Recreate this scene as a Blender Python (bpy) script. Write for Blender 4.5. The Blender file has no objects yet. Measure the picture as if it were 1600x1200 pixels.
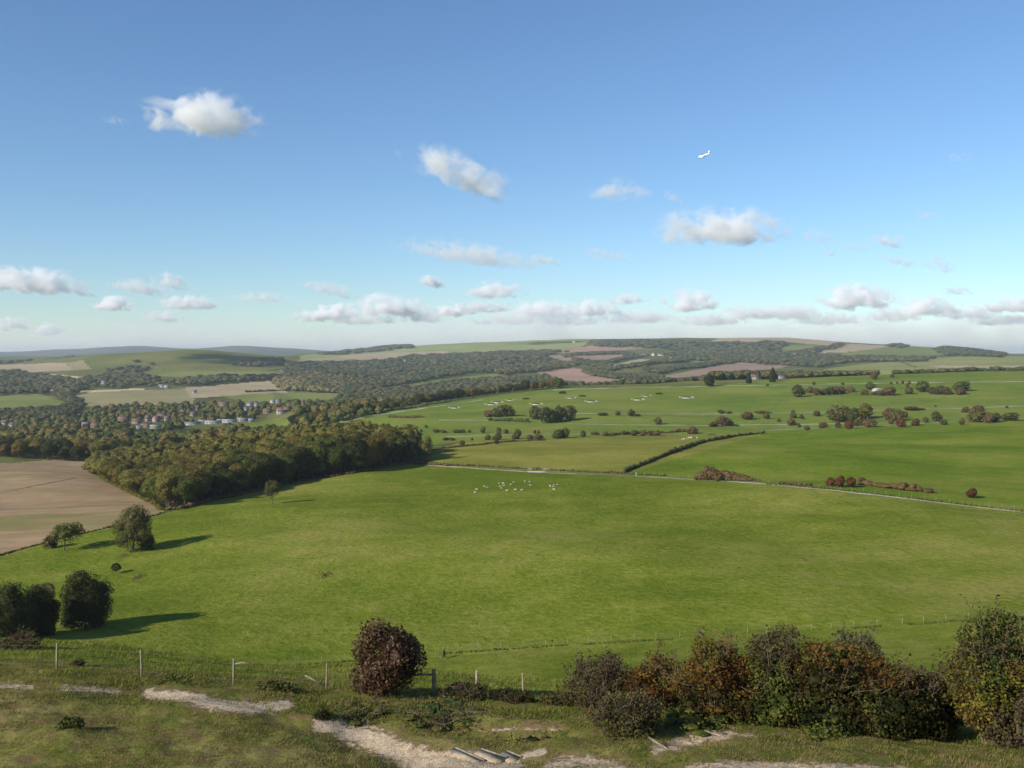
import bpy, math, random
import numpy as np
from mathutils import Vector, Matrix

scene = bpy.context.scene
COL = scene.collection
rng = np.random.default_rng(7)
random.seed(7)

# ------------------------------------------------------------------ camera
F = 1570.0          # focal length in photo pixels (1600 px wide)
HY = 550.0          # pixel row of the true horizon
CX = 800.0
cam = bpy.data.cameras.new('camera')
cam.sensor_width = 36.0
cam.lens = 36.0 * F / 1600.0
cam.shift_y = -(600.0 - HY) / 1600.0
cam.clip_start = 0.1
cam.clip_end = 200000.0
camo = bpy.data.objects.new('camera', cam)
camo.rotation_euler = (math.pi / 2, 0, 0)
COL.objects.link(camo)
scene.camera = camo

# ------------------------------------------------------------------ sky and sun
SUN_EL = math.radians(27.0)
SH = Vector((1.0, 0.72, 0)).normalized()          # direction the shadows fall
SUN_AZ = math.atan2(-SH.x, -SH.y)
world = bpy.data.worlds.new('World')
scene.world = world
world.use_nodes = True
wn = world.node_tree.nodes
wl = world.node_tree.links
sk = wn.new('ShaderNodeTexSky')
sk.sky_type = 'NISHITA'
sk.sun_disc = False
sk.sun_elevation = SUN_EL
sk.sun_rotation = SUN_AZ % (2 * math.pi)
sk.altitude = 100.0
sk.air_density = 1.0
sk.dust_density = 0.0
sk.ozone_density = 3.0
tint = wn.new('ShaderNodeMix'); tint.data_type = 'RGBA'; tint.blend_type = 'MULTIPLY'
tint.inputs[0].default_value = 1.0; tint.inputs[7].default_value = (0.84, 0.982, 1.125, 1)
wl.new(sk.outputs[0], tint.inputs[6])
wl.new(tint.outputs[2], wn['Background'].inputs[0])
wn['Background'].inputs[1].default_value = 0.094
sun = bpy.data.lights.new('sun', 'SUN')
sun.energy = 4.9
sun.angle = math.radians(0.55)
sun.color = (1.0, 0.925, 0.80)
suno = bpy.data.objects.new('sun', sun)
suno.rotation_euler = Vector((SH.x * math.cos(SUN_EL), SH.y * math.cos(SUN_EL), -math.sin(SUN_EL))).to_track_quat('-Z', 'Y').to_euler()
COL.objects.link(suno)

scene.view_settings.view_transform = 'Standard'
scene.view_settings.look = 'None'
scene.view_settings.exposure = 0.40
scene.view_settings.gamma = 1.0
scene.view_settings.use_curve_mapping = False
scene.render.engine = 'CYCLES'
scene.cycles.use_denoising = True
scene.cycles.max_bounces = 20
scene.cycles.volume_bounces = 16
scene.cycles.diffuse_bounces = 3
scene.cycles.transparent_max_bounces = 8
scene.cycles.sample_clamp_indirect = 6.0

# ------------------------------------------------------------------ small helpers
def tag(o, label=None, cat=None, group=None, kind=None):
    if label: o['label'] = label
    if cat: o['category'] = cat
    if group: o['group'] = group
    if kind: o['kind'] = kind
    return o

def mesh_np(name, verts, faces, mats=(), smooth=False, mat_index=None):
    """verts (N,3); faces list of int arrays, each (M,k)."""
    me = bpy.data.meshes.new(name)
    verts = np.asarray(verts, np.float32).reshape(-1, 3)
    if not isinstance(faces, (list, tuple)): faces = [faces]
    faces = [np.asarray(f, np.int32) for f in faces if len(f)]
    nl = sum(f.size for f in faces); nf = sum(len(f) for f in faces)
    me.vertices.add(len(verts)); me.vertices.foreach_set('co', verts.ravel())
    me.loops.add(nl); me.polygons.add(nf)
    me.loops.foreach_set('vertex_index', np.concatenate([f.ravel() for f in faces]).astype(np.int32))
    tot = np.concatenate([np.full(len(f), f.shape[1], np.int32) for f in faces])
    st = np.concatenate([[0], np.cumsum(tot)[:-1]]).astype(np.int32)
    me.polygons.foreach_set('loop_start', st)
    me.polygons.foreach_set('loop_total', tot)
    if smooth: me.polygons.foreach_set('use_smooth', np.ones(nf, bool))
    if mat_index is not None: me.polygons.foreach_set('material_index', np.asarray(mat_index, np.int32))
    for m in mats: me.materials.append(m)
    me.update(calc_edges=True)
    return me

def link(name, me, parent=None, loc=None):
    o = bpy.data.objects.new(name, me)
    COL.objects.link(o)
    if parent is not None: o.parent = parent
    if loc is not None: o.location = loc
    return o

def empty(name, loc=(0, 0, 0), rz=0.0):
    o = bpy.data.objects.new(name, None)
    o.empty_display_size = 0.5
    COL.objects.link(o)
    o.location = loc; o.rotation_euler = (0, 0, rz)
    return o

def copy_tree(o, parent=None):
    c = o.copy(); COL.objects.link(c); c.parent = parent
    if parent is not None: c.matrix_parent_inverse = o.matrix_parent_inverse.copy()
    for ch in [q for q in o.children]: copy_tree(ch, c)
    return c

class MB:
    """collects simple shapes into one mesh"""
    def __init__(s): s.v = []; s.q = []; s.t = []; s.n = 0
    def add(s, v, q=(), t=()):
        v = np.asarray(v, float).reshape(-1, 3)
        if len(q): s.q.append(np.asarray(q, int) + s.n)
        if len(t): s.t.append(np.asarray(t, int) + s.n)
        s.v.append(v); s.n += len(v); return s
    def box(s, c, size, rz=0.0, tilt=None, taper=1.0):
        x, y, z = np.array(size) / 2.0
        v = np.array([[-x,-y,-z],[x,-y,-z],[x,y,-z],[-x,y,-z],[-x*taper,-y*taper,z],[x*taper,-y*taper,z],[x*taper,y*taper,z],[-x*taper,y*taper,z]])
        M = Matrix.Rotation(rz, 3, 'Z')
        if tilt is not None: M = Matrix.Rotation(tilt[0], 3, 'X') @ Matrix.Rotation(tilt[1], 3, 'Y') @ M
        v = v @ np.array(M).T + np.array(c)
        return s.add(v, [[0,3,2,1],[4,5,6,7],[0,1,5,4],[1,2,6,5],[2,3,7,6],[3,0,4,7]])
    def tube(s, pts, rad, n=6, cap=True):
        pts = np.asarray(pts, float); m = len(pts)
        rad = np.broadcast_to(np.asarray(rad, float), (m,))
        V = []
        for i in range(m):
            d = pts[min(i+1, m-1)] - pts[max(i-1, 0)]
            d = d / (np.linalg.norm(d) + 1e-9)
            a = np.array([0, 0, 1.0]) if abs(d[2]) < 0.9 else np.array([1.0, 0, 0])
            u = np.cross(d, a); u /= np.linalg.norm(u); w = np.cross(d, u)
            t = np.arange(n) * 2 * math.pi / n
            V.append(pts[i] + rad[i] * (np.cos(t)[:, None] * u + np.sin(t)[:, None] * w))
        V = np.concatenate(V)
        q = [[i*n+j, i*n+(j+1) % n, (i+1)*n+(j+1) % n, (i+1)*n+j] for i in range(m-1) for j in range(n)]
        t = []
        if cap:
            V = np.vstack([V, pts[0], pts[-1]]); a, b = m*n, m*n+1
            t = [[a, (j+1) % n, j] for j in range(n)] + [[b, (m-1)*n+j, (m-1)*n+(j+1) % n] for j in range(n)]
        return s.add(V, q, t)
    def ell(s, c, r, nu=10, nv=6, M=None):
        th = np.linspace(0, math.pi, nv + 1)[1:-1]; ph = np.arange(nu) * 2 * math.pi / nu
        v = [[0, 0, 1.0]] + [[math.sin(a)*math.cos(b), math.sin(a)*math.sin(b), math.cos(a)] for a in th for b in ph] + [[0, 0, -1.0]]
        v = np.array(v) * np.array(r)
        if M is not None: v = v @ np.array(M).T
        k = len(th); q = [[1+i*nu+j, 1+(i+1)*nu+j, 1+(i+1)*nu+(j+1) % nu, 1+i*nu+(j+1) % nu] for i in range(k-1) for j in range(nu)]
        L = 1 + k*nu
        t = [[0, 1+j, 1+(j+1) % nu] for j in range(nu)] + [[L, 1+(k-1)*nu+(j+1) % nu, 1+(k-1)*nu+j] for j in range(nu)]
        return s.add(v + np.array(c), q, t)
    def mesh(s, name, mats=(), smooth=False):
        if s.n == 0: return mesh_np(name, np.zeros((0, 3)), [])
        fs = []
        if s.q: fs.append(np.concatenate(s.q))
        if s.t: fs.append(np.concatenate(s.t))
        return mesh_np(name, np.concatenate(s.v), fs, mats if isinstance(mats, (list, tuple)) else (mats,), smooth)
    def build(s, name, mat, parent=None, smooth=False, loc=None):
        return link(name, s.mesh(name, mat, smooth), parent, loc)

# ------------------------------------------------------------------ node helpers
def newmat(name):
    m = bpy.data.materials.new(name); m.use_nodes = True
    nt = m.node_tree; nt.nodes.clear()
    out = nt.nodes.new('ShaderNodeOutputMaterial')
    return m, nt, out

def N(nt, typ, **kw):
    n = nt.nodes.new(typ)
    for k, v in kw.items():
        if k.startswith('i_'):
            key = k[2:]
            n.inputs[int(key) if key.isdigit() else key.replace('_', ' ')].default_value = v
        else: setattr(n, k, v)
    return n

def L(nt, a, b): nt.links.new(a, b)

def ramp(nt, fac, stops, interp='LINEAR'):
    r = nt.nodes.new('ShaderNodeValToRGB'); e = r.color_ramp.elements
    r.color_ramp.interpolation = interp
    while len(e) < len(stops): e.new(0.5)
    for el, (p, c) in zip(e, stops):
        el.position = p; el.color = (*c, 1) if len(c) == 3 else c
    if fac is not None: L(nt, fac, r.inputs[0])
    return r.outputs[0]

def mix(nt, fac, a, b, mode='MIX'):
    m = nt.nodes.new('ShaderNodeMix'); m.data_type = 'RGBA'; m.blend_type = mode
    for v, idx in ((fac, 0), (a, 6), (b, 7)):
        if isinstance(v, bpy.types.NodeSocket): L(nt, v, m.inputs[idx])
        elif idx == 0: m.inputs[0].default_value = v
        else: m.inputs[idx].default_value = (*v, 1) if len(v) == 3 else v
    return m.outputs[2]

def math_(nt, op, a, b=0.0, c=0.0, clamp=False):
    m = nt.nodes.new('ShaderNodeMath'); m.operation = op; m.use_clamp = clamp
    for i, v in enumerate((a, b, c)):
        if isinstance(v, bpy.types.NodeSocket): L(nt, v, m.inputs[i])
        else: m.inputs[i].default_value = v
    return m.outputs[0]

def vmul(nt, vec, s):
    m = nt.nodes.new('ShaderNodeVectorMath'); m.operation = 'MULTIPLY'
    L(nt, vec, m.inputs[0]); m.inputs[1].default_value = s
    return m.outputs[0]

def noise(nt, vec, scale, detail=3.0, rough=0.55, dist=0.0):
    n = N(nt, 'ShaderNodeTexNoise', i_Scale=scale, i_Detail=detail, i_Roughness=rough, i_Distortion=dist)
    L(nt, vec, n.inputs['Vector'])
    return n.outputs[0]

def simple_mat(name, c, c2=None, scale=3.0, rough=0.8, metal=0.0, coords='Object', bump=0.0):
    m, nt, out = newmat(name)
    p = N(nt, 'ShaderNodeBsdfPrincipled', i_Roughness=rough, i_Metallic=metal)
    tc = N(nt, 'ShaderNodeTexCoord').outputs[coords]
    nz = noise(nt, tc, scale, 4.0)
    c2 = c2 or tuple(x * 0.7 for x in c)
    L(nt, ramp(nt, nz, [(0.35, c2), (0.65, c)]), p.inputs['Base Color'])
    if bump:
        b = N(nt, 'ShaderNodeBump', i_Strength=bump, i_Distance=0.02)
        L(nt, noise(nt, tc, scale * 4, 3.0), b.inputs['Height']); L(nt, b.outputs[0], p.inputs['Normal'])
    L(nt, p.outputs[0], out.inputs[0])
    return m

# ------------------------------------------------------------------ numeric noise
def _hash(ix, iy, seed):
    h = (ix * 374761393 + iy * 668265263 + seed * 974634777) & 0xFFFFFFFF
    h = ((h ^ (h >> 13)) * 1274126177) & 0xFFFFFFFF
    return ((h ^ (h >> 16)) & 0xFFFF) / 65535.0 * 2 - 1

def vnoise(x, y, seed=0):
    x = np.asarray(x, float); y = np.asarray(y, float)
    ix = np.floor(x).astype(np.int64); iy = np.floor(y).astype(np.int64)
    fx = x - ix; fy = y - iy
    fx = fx*fx*fx*(fx*(fx*6-15)+10); fy = fy*fy*fy*(fy*(fy*6-15)+10)
    a = _hash(ix, iy, seed); b = _hash(ix+1, iy, seed); c = _hash(ix, iy+1, seed); d = _hash(ix+1, iy+1, seed)
    return a*(1-fx)*(1-fy) + b*fx*(1-fy) + c*(1-fx)*fy + d*fx*fy

def fbm(x, y, oct=4, seed=0):
    s = 0; a = 1.0
    for i in range(oct):
        s = s + a * vnoise(x * 2**i + 17.3*i, y * 2**i - 9.1*i, seed + i); a *= 0.5
    return s

def pchip_slopes(x, y):
    h = np.diff(x, axis=-1); d = np.diff(y, axis=-1) / h
    m = np.zeros_like(y)
    w1 = 2*h[..., 1:] + h[..., :-1]; w2 = h[..., 1:] + 2*h[..., :-1]
    same = d[..., :-1] * d[..., 1:] > 0
    with np.errstate(divide='ignore', invalid='ignore'):
        hm = (w1 + w2) / (w1 / d[..., :-1] + w2 / d[..., 1:])
    m[..., 1:-1] = np.where(same, hm, 0.0)
    m[..., 0] = d[..., 0]; m[..., -1] = d[..., -1]
    return m

def hermite(x0, x1, y0, y1, m0, m1, x):
    h = x1 - x0; t = np.clip((x - x0) / h, 0, 1)
    t2 = t*t; t3 = t2*t
    return (2*t3-3*t2+1)*y0 + (t3-2*t2+t)*h*m0 + (-2*t3+3*t2)*y1 + (t3-t2)*h*m1

def pchip1(xk, yk, x):
    xk = np.asarray(xk, float); yk = np.asarray(yk, float)
    m = pchip_slopes(xk, yk); m[0] = m[-1] = 0
    x = np.clip(x, xk[0], xk[-1])
    i = np.clip(np.searchsorted(xk, x) - 1, 0, len(xk) - 2)
    return hermite(xk[i], xk[i+1], yk[i], yk[i+1], m[i], m[i+1], x)

# ------------------------------------------------------------------ lie of the land
# every curve: a line of the land that can be followed across the view, as (bearing px, row, depth in m)
CURVES = [
    [(0, 1225, 31.0), (1600, 1225, 31.0)],
    [(0, 1082, 41), (200, 1090, 42), (400, 1098, 42), (600, 1116, 42), (800, 1124, 41), (1000, 1138, 39.5), (1200, 1150, 38.5), (1400, 1162, 38), (1600, 1172, 37.5)],
    [(0, 1040, 47.5), (200, 1055, 47), (400, 1069, 47), (600, 1082, 47), (800, 1095, 47), (1000, 1106, 46), (1200, 1118, 45), (1400, 1128, 44), (1600, 1138, 44)],
    [(0, 1020, 165), (200, 1032, 176), (400, 1042, 180), (600, 1024, 186), (800, 1010, 188), (1000, 998, 188), (1200, 988, 189), (1400, 977, 190), (1600, 965, 190)],
    [(0, 930, 255), (200, 913, 260), (400, 897, 260), (600, 885, 262), (800, 878, 262), (1000, 876, 262), (1200, 868, 262), (1400, 856, 262), (1600, 846, 262)],
    [(0, 848, 330), (200, 832, 335), (400, 817, 340), (600, 807, 342), (800, 799, 345), (1000, 796, 345), (1200, 792, 342), (1400, 794, 330), (1600, 808, 317)],
    [(0, 760, 500), (200, 790, 410), (400, 772, 432), (600, 734, 500), (800, 737, 470), (1000, 743, 440), (1200, 756, 405), (1400, 776, 370), (1600, 799, 340)],
    [(0, 722, 640), (200, 738, 610), (400, 715, 620), (600, 705, 620), (800, 701, 600), (1000, 703, 560), (1200, 711, 520), (1400, 718, 500), (1600, 724, 490)],
    [(0, 698, 880), (200, 697, 880), (400, 690, 850), (600, 688, 790), (800, 683, 740), (1000, 677, 760), (1200, 675, 790), (1400, 662, 800), (1600, 655, 800)],
    [(0, 668, 1330), (200, 668, 1330), (400, 662, 1250), (500, 672, 930), (600, 662, 930), (700, 654, 940), (800, 648, 950), (1000, 643, 960), (1200, 640, 960), (1400, 632, 960), (1600, 625, 960)],
    [(0, 633, 1800), (200, 632, 1800), (400, 634, 1700), (500, 659, 1010), (600, 643, 1080), (700, 628, 1160), (800, 613, 1230), (860, 606, 1260), (1000, 601, 1290), (1200, 593, 1310), (1400, 586, 1330), (1600, 580, 1340)],
    [(0, 602, 2350), (200, 604, 2250), (400, 607, 2300), (500, 630, 1800), (600, 629, 1850), (700, 627, 1900), (800, 622, 1900), (1000, 614, 1900), (1200, 606, 1900), (1400, 598, 1900), (1600, 591, 1900)],
    [(0, 578, 3100), (200, 582, 2900), (300, 583, 2800), (400, 582, 2800), (600, 592, 2700), (800, 586, 2700), (1000, 582, 2700), (1200, 579, 2700), (1400, 575, 2600), (1600, 574, 2400)],
    [(0, 565, 4500), (100, 560, 3900), (200, 553, 3600), (290, 548, 3550), (400, 555, 3650), (480, 561, 4000), (600, 560, 4400), (800, 553, 4500), (1000, 555, 4200), (1200, 553, 4200), (1400, 561, 3700), (1600, 560, 3500)],
    [(0, 558, 6500), (100, 559, 6300), (200, 562, 6000), (300, 563, 6000), (400, 562, 6000), (480, 551, 6600), (600, 543, 6700), (700, 538, 6600), (800, 533.5, 6500), (900, 530.5, 6300), (1000, 530, 6100), (1200, 527.5, 5800), (1300, 533, 5600), (1400, 540, 5500), (1500, 547, 5200), (1600, 556, 5000)],
    [(0, 557, 9000), (400, 557, 9000), (800, 552, 9000), (1200, 548, 9000), (1500, 555, 9000), (1600, 557, 9000)],
    [(0, 551, 12500), (100, 546.5, 12500), (220, 541.5, 12500), (300, 545, 12500), (370, 541, 12500), (440, 544, 12500), (500, 548, 12500), (600, 553, 12500), (1600, 553, 12500)],
    [(0, 553, 30000), (1600, 553, 30000)],
]
NK = len(CURVES) + 4
_pxg = np.linspace(0, 1600, 321)
_LD = np.array([pchip1([p[0] for p in c], np.log([p[2] for p in c]), _pxg) for c in CURVES])
_PY = np.array([pchip1([p[0] for p in c], [p[1] for p in c], _pxg) for c in CURVES])

def h_front(px, d):
    """height of the ground, relative to the eye, on bearing px at depth d"""
    px = np.clip(px, 0, 1600); u = px / 5.0
    i = np.clip(u.astype(int), 0, 319); t = u - i
    D = np.exp(_LD[:, i] * (1-t) + _LD[:, i+1] * t).T
    Y = (_PY[:, i] * (1-t) + _PY[:, i+1] * t).T
    Z = (HY - Y) / F * D
    n = len(px)
    D = np.concatenate([np.zeros((n, 1)), np.full((n, 1), 2.6), np.full((n, 1), 11.0), np.full((n, 1), 22.0), D], 1)
    Z = np.concatenate([np.full((n, 1), -1.65), np.full((n, 1), -1.9), np.full((n, 1), -6.0), np.full((n, 1), -10.3), Z], 1)
    D = np.maximum.accumulate(D + np.arange(NK) * 1e-3, axis=1)
    m = pchip_slopes(D, Z)
    k = np.clip((D <= d[:, None]).sum(1) - 1, 0, NK - 2)
    r = np.arange(n)
    z = hermite(D[r, k], D[r, k+1], Z[r, k], Z[r, k+1], m[r, k], m[r, k+1], d)
    return z

# foreground hollows and mounds: (px, row, half width m across, along, height m)
def _fg(px, py, d): return ((px - CX) / F * d, d)
FG_BUMPS = []   # (X, Y, rx, ry, dz) filled below once rows can be turned into places

def relief(X, Y, d):
    s1 = np.clip((d - 60) / 80, 0, 1) * np.clip((2500 - d) / 1500, 0, 1)
    z = 1.8 * s1 * vnoise(X / 75 + Y / 160, Y / 55, 3) + 0.35 * s1 * vnoise((X - Y) / 60, (X + Y) / 22, 13) + 0.16 * s1 * fbm(X / 14, Y / 18, 3, 11)
    far = np.clip((d - 1500) / 1500, 0, 1) * np.clip((9000 - d) / 3000, 0, 1)
    z = z + 5.0 * far * fbm(X / 420, Y / 420, 3, 5)
    z = z + 9.0 * np.clip((d - 9000) / 2000, 0, 1) * np.clip((16000 - d) / 2000, 0, 1) * fbm(X / 900, Y / 900, 4, 8)
    near = np.clip((70 - d) / 25, 0, 1) * np.clip((d - 3) / 10, 0, 1)
    z = z + near * (0.11 * fbm(X / 2.2, Y / 2.2, 4, 21))
    for (bx, by, rx, ry, dz) in FG_BUMPS:
        q = ((X - bx) / rx)**2 + ((Y - by) / ry)**2
        z = z + dz * np.exp(-q)
    return z

def ground(X, Y):
    X = np.atleast_1d(np.asarray(X, float)); Y = np.atleast_1d(np.asarray(Y, float))
    out = np.empty(len(X))
    for a in range(0, len(X), 60000):
        x = X[a:a+60000]; y = Y[a:a+60000]
        th = np.arctan2(x, y); r = np.hypot(x, y)
        tc = np.clip(th, -0.9, 0.9)
        d = r * np.cos(tc)
        z = h_front(CX + F * np.tan(tc), d) + relief(x, y, d)
        w = np.clip((np.abs(th) - 1.6) / 0.9, 0, 1); w = w*w*(3-2*w)
        out[a:a+60000] = z * (1-w) + w * (-1.7 - 0.012 * np.minimum(r, 4000))
    return out

def g1(x, y): return float(ground([x], [y])[0])

def hit(px, py, dlo=30.0, dhi=14000.0, n=900):
    """where the sight line through (px,row) first meets the ground between two depths"""
    px = np.atleast_1d(np.asarray(px, float)); py = np.atleast_1d(np.asarray(py, float))
    ds = np.geomspace(dlo, dhi, n); res = np.empty((len(px), 3))
    for k in range(len(px)):
        X = (px[k] - CX) / F * ds
        g = ground(X, ds) - (HY - py[k]) / F * ds
        j = np.argmax(g >= 0) if (g >= 0).any() else int(np.argmax(g))
        if j > 0 and g[j] >= 0:
            t = -g[j-1] / (g[j] - g[j-1]); d = ds[j-1] + t * (ds[j] - ds[j-1])
        else: d = ds[j]
        res[k] = ((px[k] - CX) / F * d, d, 0)
    res[:, 2] = ground(res[:, 0], res[:, 1])
    return res

def at(px, py, dlo=30.0, dhi=14000.0): return hit([px], [py], dlo, dhi)[0]

def line_at(pts, step_px=6.0, dlo=30.0, dhi=14000.0):
    """a pixel polyline laid down on the ground as a dense line of places"""
    pts = np.asarray(pts, float); P = []
    for a, b in zip(pts[:-1], pts[1:]):
        n = max(1, int(np.hypot(*(b - a)) / step_px))
        for i in range(n): P.append(a + (b - a) * i / n)
    P.append(pts[-1]); P = np.array(P)
    return hit(P[:, 0], P[:, 1], dlo, dhi, 500)

def inpoly(x, y, poly):
    poly = np.asarray(poly, float); c = np.zeros(len(x), bool); j = len(poly) - 1
    for i in range(len(poly)):
        xi, yi = poly[i]; xj, yj = poly[j]
        if yi != yj:
            c ^= ((yi > y) != (yj > y)) & (x < (xj - xi) * (y - yi) / (yj - yi) + xi)
        j = i
    return c

def segdist(x, y, pts):
    d = np.full(len(x), 1e9)
    for (ax, ay), (bx, by) in zip(pts[:-1], pts[1:]):
        vx, vy = bx-ax, by-ay; t = np.clip(((x-ax)*vx + (y-ay)*vy) / (vx*vx+vy*vy), 0, 1)
        d = np.minimum(d, np.hypot(x-ax-t*vx, y-ay-t*vy))
    return d
# ------------------------------------------------------------------ ground materials
def pos(nt): return nt.nodes.new('ShaderNodeNewGeometry').outputs['Position']

def rot2(nt, vec, ang, sc):
    m = N(nt, 'ShaderNodeMapping'); L(nt, vec, m.inputs[0])
    m.inputs['Rotation'].default_value = (0, 0, ang); m.inputs['Scale'].default_value = sc
    return m.outputs[0]

def grass_mat(name, dark, mid, pale, big=0.012, fine=0.6, streak=0.5, ang=0.5, bump=0.5, dist=0.25, chalk=False, brown=None):
    m, nt, out = newmat(name)
    P = pos(nt)
    p = N(nt, 'ShaderNodeBsdfPrincipled', i_Roughness=0.95)
    p.inputs['Specular IOR Level'].default_value = 0.0
    nb = noise(nt, P, big, 3.0, 0.6)
    ns = noise(nt, rot2(nt, P, ang, (0.15 * streak * 2, 0.5 * streak * 2, 1)), fine * 0.5, 4.0, 0.6, 0.6)
    nm = noise(nt, P, big * 7, 4.0, 0.65)
    nf = noise(nt, P, fine, 5.0, 0.7)
    v = math_(nt, 'ADD', math_(nt, 'MULTIPLY', nb, 1.15), math_(nt, 'MULTIPLY', ns, 0.25))
    v = math_(nt, 'ADD', v, math_(nt, 'MULTIPLY', nm, 0.55))
    v = math_(nt, 'ADD', v, math_(nt, 'MULTIPLY', nf, 0.95))
    v = math_(nt, 'SUBTRACT', v, 0.955)
    col = ramp(nt, v, [(0.28, dark), (0.5, mid), (0.74, pale)])
    if brown:
        nb2 = noise(nt, P, big * 11 + 0.05, 5.0, 0.7)
        col = mix(nt, ramp(nt, nb2, [(0.47, (0, 0, 0)), (0.63, (0.9, 0.9, 0.9))]), col, brown)
    h = math_(nt, 'ADD', nf, math_(nt, 'MULTIPLY', ns, 0.6))
    if chalk:
        at_ = N(nt, 'ShaderNodeAttribute'); at_.attribute_name = 'chalk'
        n1 = noise(nt, P, 2.6, 6.0, 0.7)
        a = math_(nt, 'ADD', at_.outputs['Fac'], math_(nt, 'MULTIPLY', math_(nt, 'SUBTRACT', n1, 0.5), 2.3))
        k = ramp(nt, a, [(0.48, (0, 0, 0)), (0.80, (1, 1, 1))])
        n2 = noise(nt, P, 9.0, 6.0, 0.75)
        ck = ramp(nt, n2, [(0.28, (0.25, 0.18, 0.11)), (0.45, (0.46, 0.35, 0.235)), (0.66, (0.68, 0.55, 0.40))])
        earth = ramp(nt, a, [(0.20, (0, 0, 0)), (0.48, (1, 1, 1))])
        col = mix(nt, earth, col, (0.17, 0.125, 0.06))
        col = mix(nt, k, col, ck)
        h = math_(nt, 'ADD', h, math_(nt, 'MULTIPLY', math_(nt, 'MULTIPLY', n2, k), 0.8))
    L(nt, col, p.inputs['Base Color'])
    b = N(nt, 'ShaderNodeBump', i_Strength=bump, i_Distance=dist)
    L(nt, h, b.inputs['Height']); L(nt, b.outputs[0], p.inputs['Normal'])
    L(nt, p.outputs[0], out.inputs[0])
    return m

def soil_mat(name, a, b_, c, ang=0.3, spacing=9.0, lines=0.25, green=None):
    m, nt, out = newmat(name)
    P = pos(nt)
    p = N(nt, 'ShaderNodeBsdfPrincipled', i_Roughness=0.95)
    p.inputs['Specular IOR Level'].default_value = 0.05
    n1 = noise(nt, P, 0.010, 4.0, 0.6); n2 = noise(nt, P, 0.09, 4.0, 0.7)
    n3 = noise(nt, rot2(nt, P, ang, (0.02, 1.0, 1)), 2.2 / spacing, 2.0, 0.5, 0.3)
    v = math_(nt, 'ADD', math_(nt, 'MULTIPLY', n1, 0.7), math_(nt, 'MULTIPLY', n2, 0.35))
    v = math_(nt, 'ADD', v, math_(nt, 'MULTIPLY', n3, lines * 2))
    v = math_(nt, 'SUBTRACT', v, 0.03 + lines)
    col = ramp(nt, v, [(0.30, a), (0.5, b_), (0.70, c)])
    if green:
        g = noise(nt, rot2(nt, P, ang + 0.2, (0.25, 1, 1)), 0.022, 4.0, 0.65)
        col = mix(nt, ramp(nt, g, [(0.53, (0, 0, 0)), (0.66, (0.7, 0.7, 0.7))]), col, green)
    L(nt, col, p.inputs['Base Color'])
    b = N(nt, 'ShaderNodeBump', i_Strength=0.5, i_Distance=0.3)
    L(nt, noise(nt, P, 0.8, 4.0, 0.7), b.inputs['Height']); L(nt, b.outputs[0], p.inputs['Normal'])
    L(nt, p.outputs[0], out.inputs[0])
    return m

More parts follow.
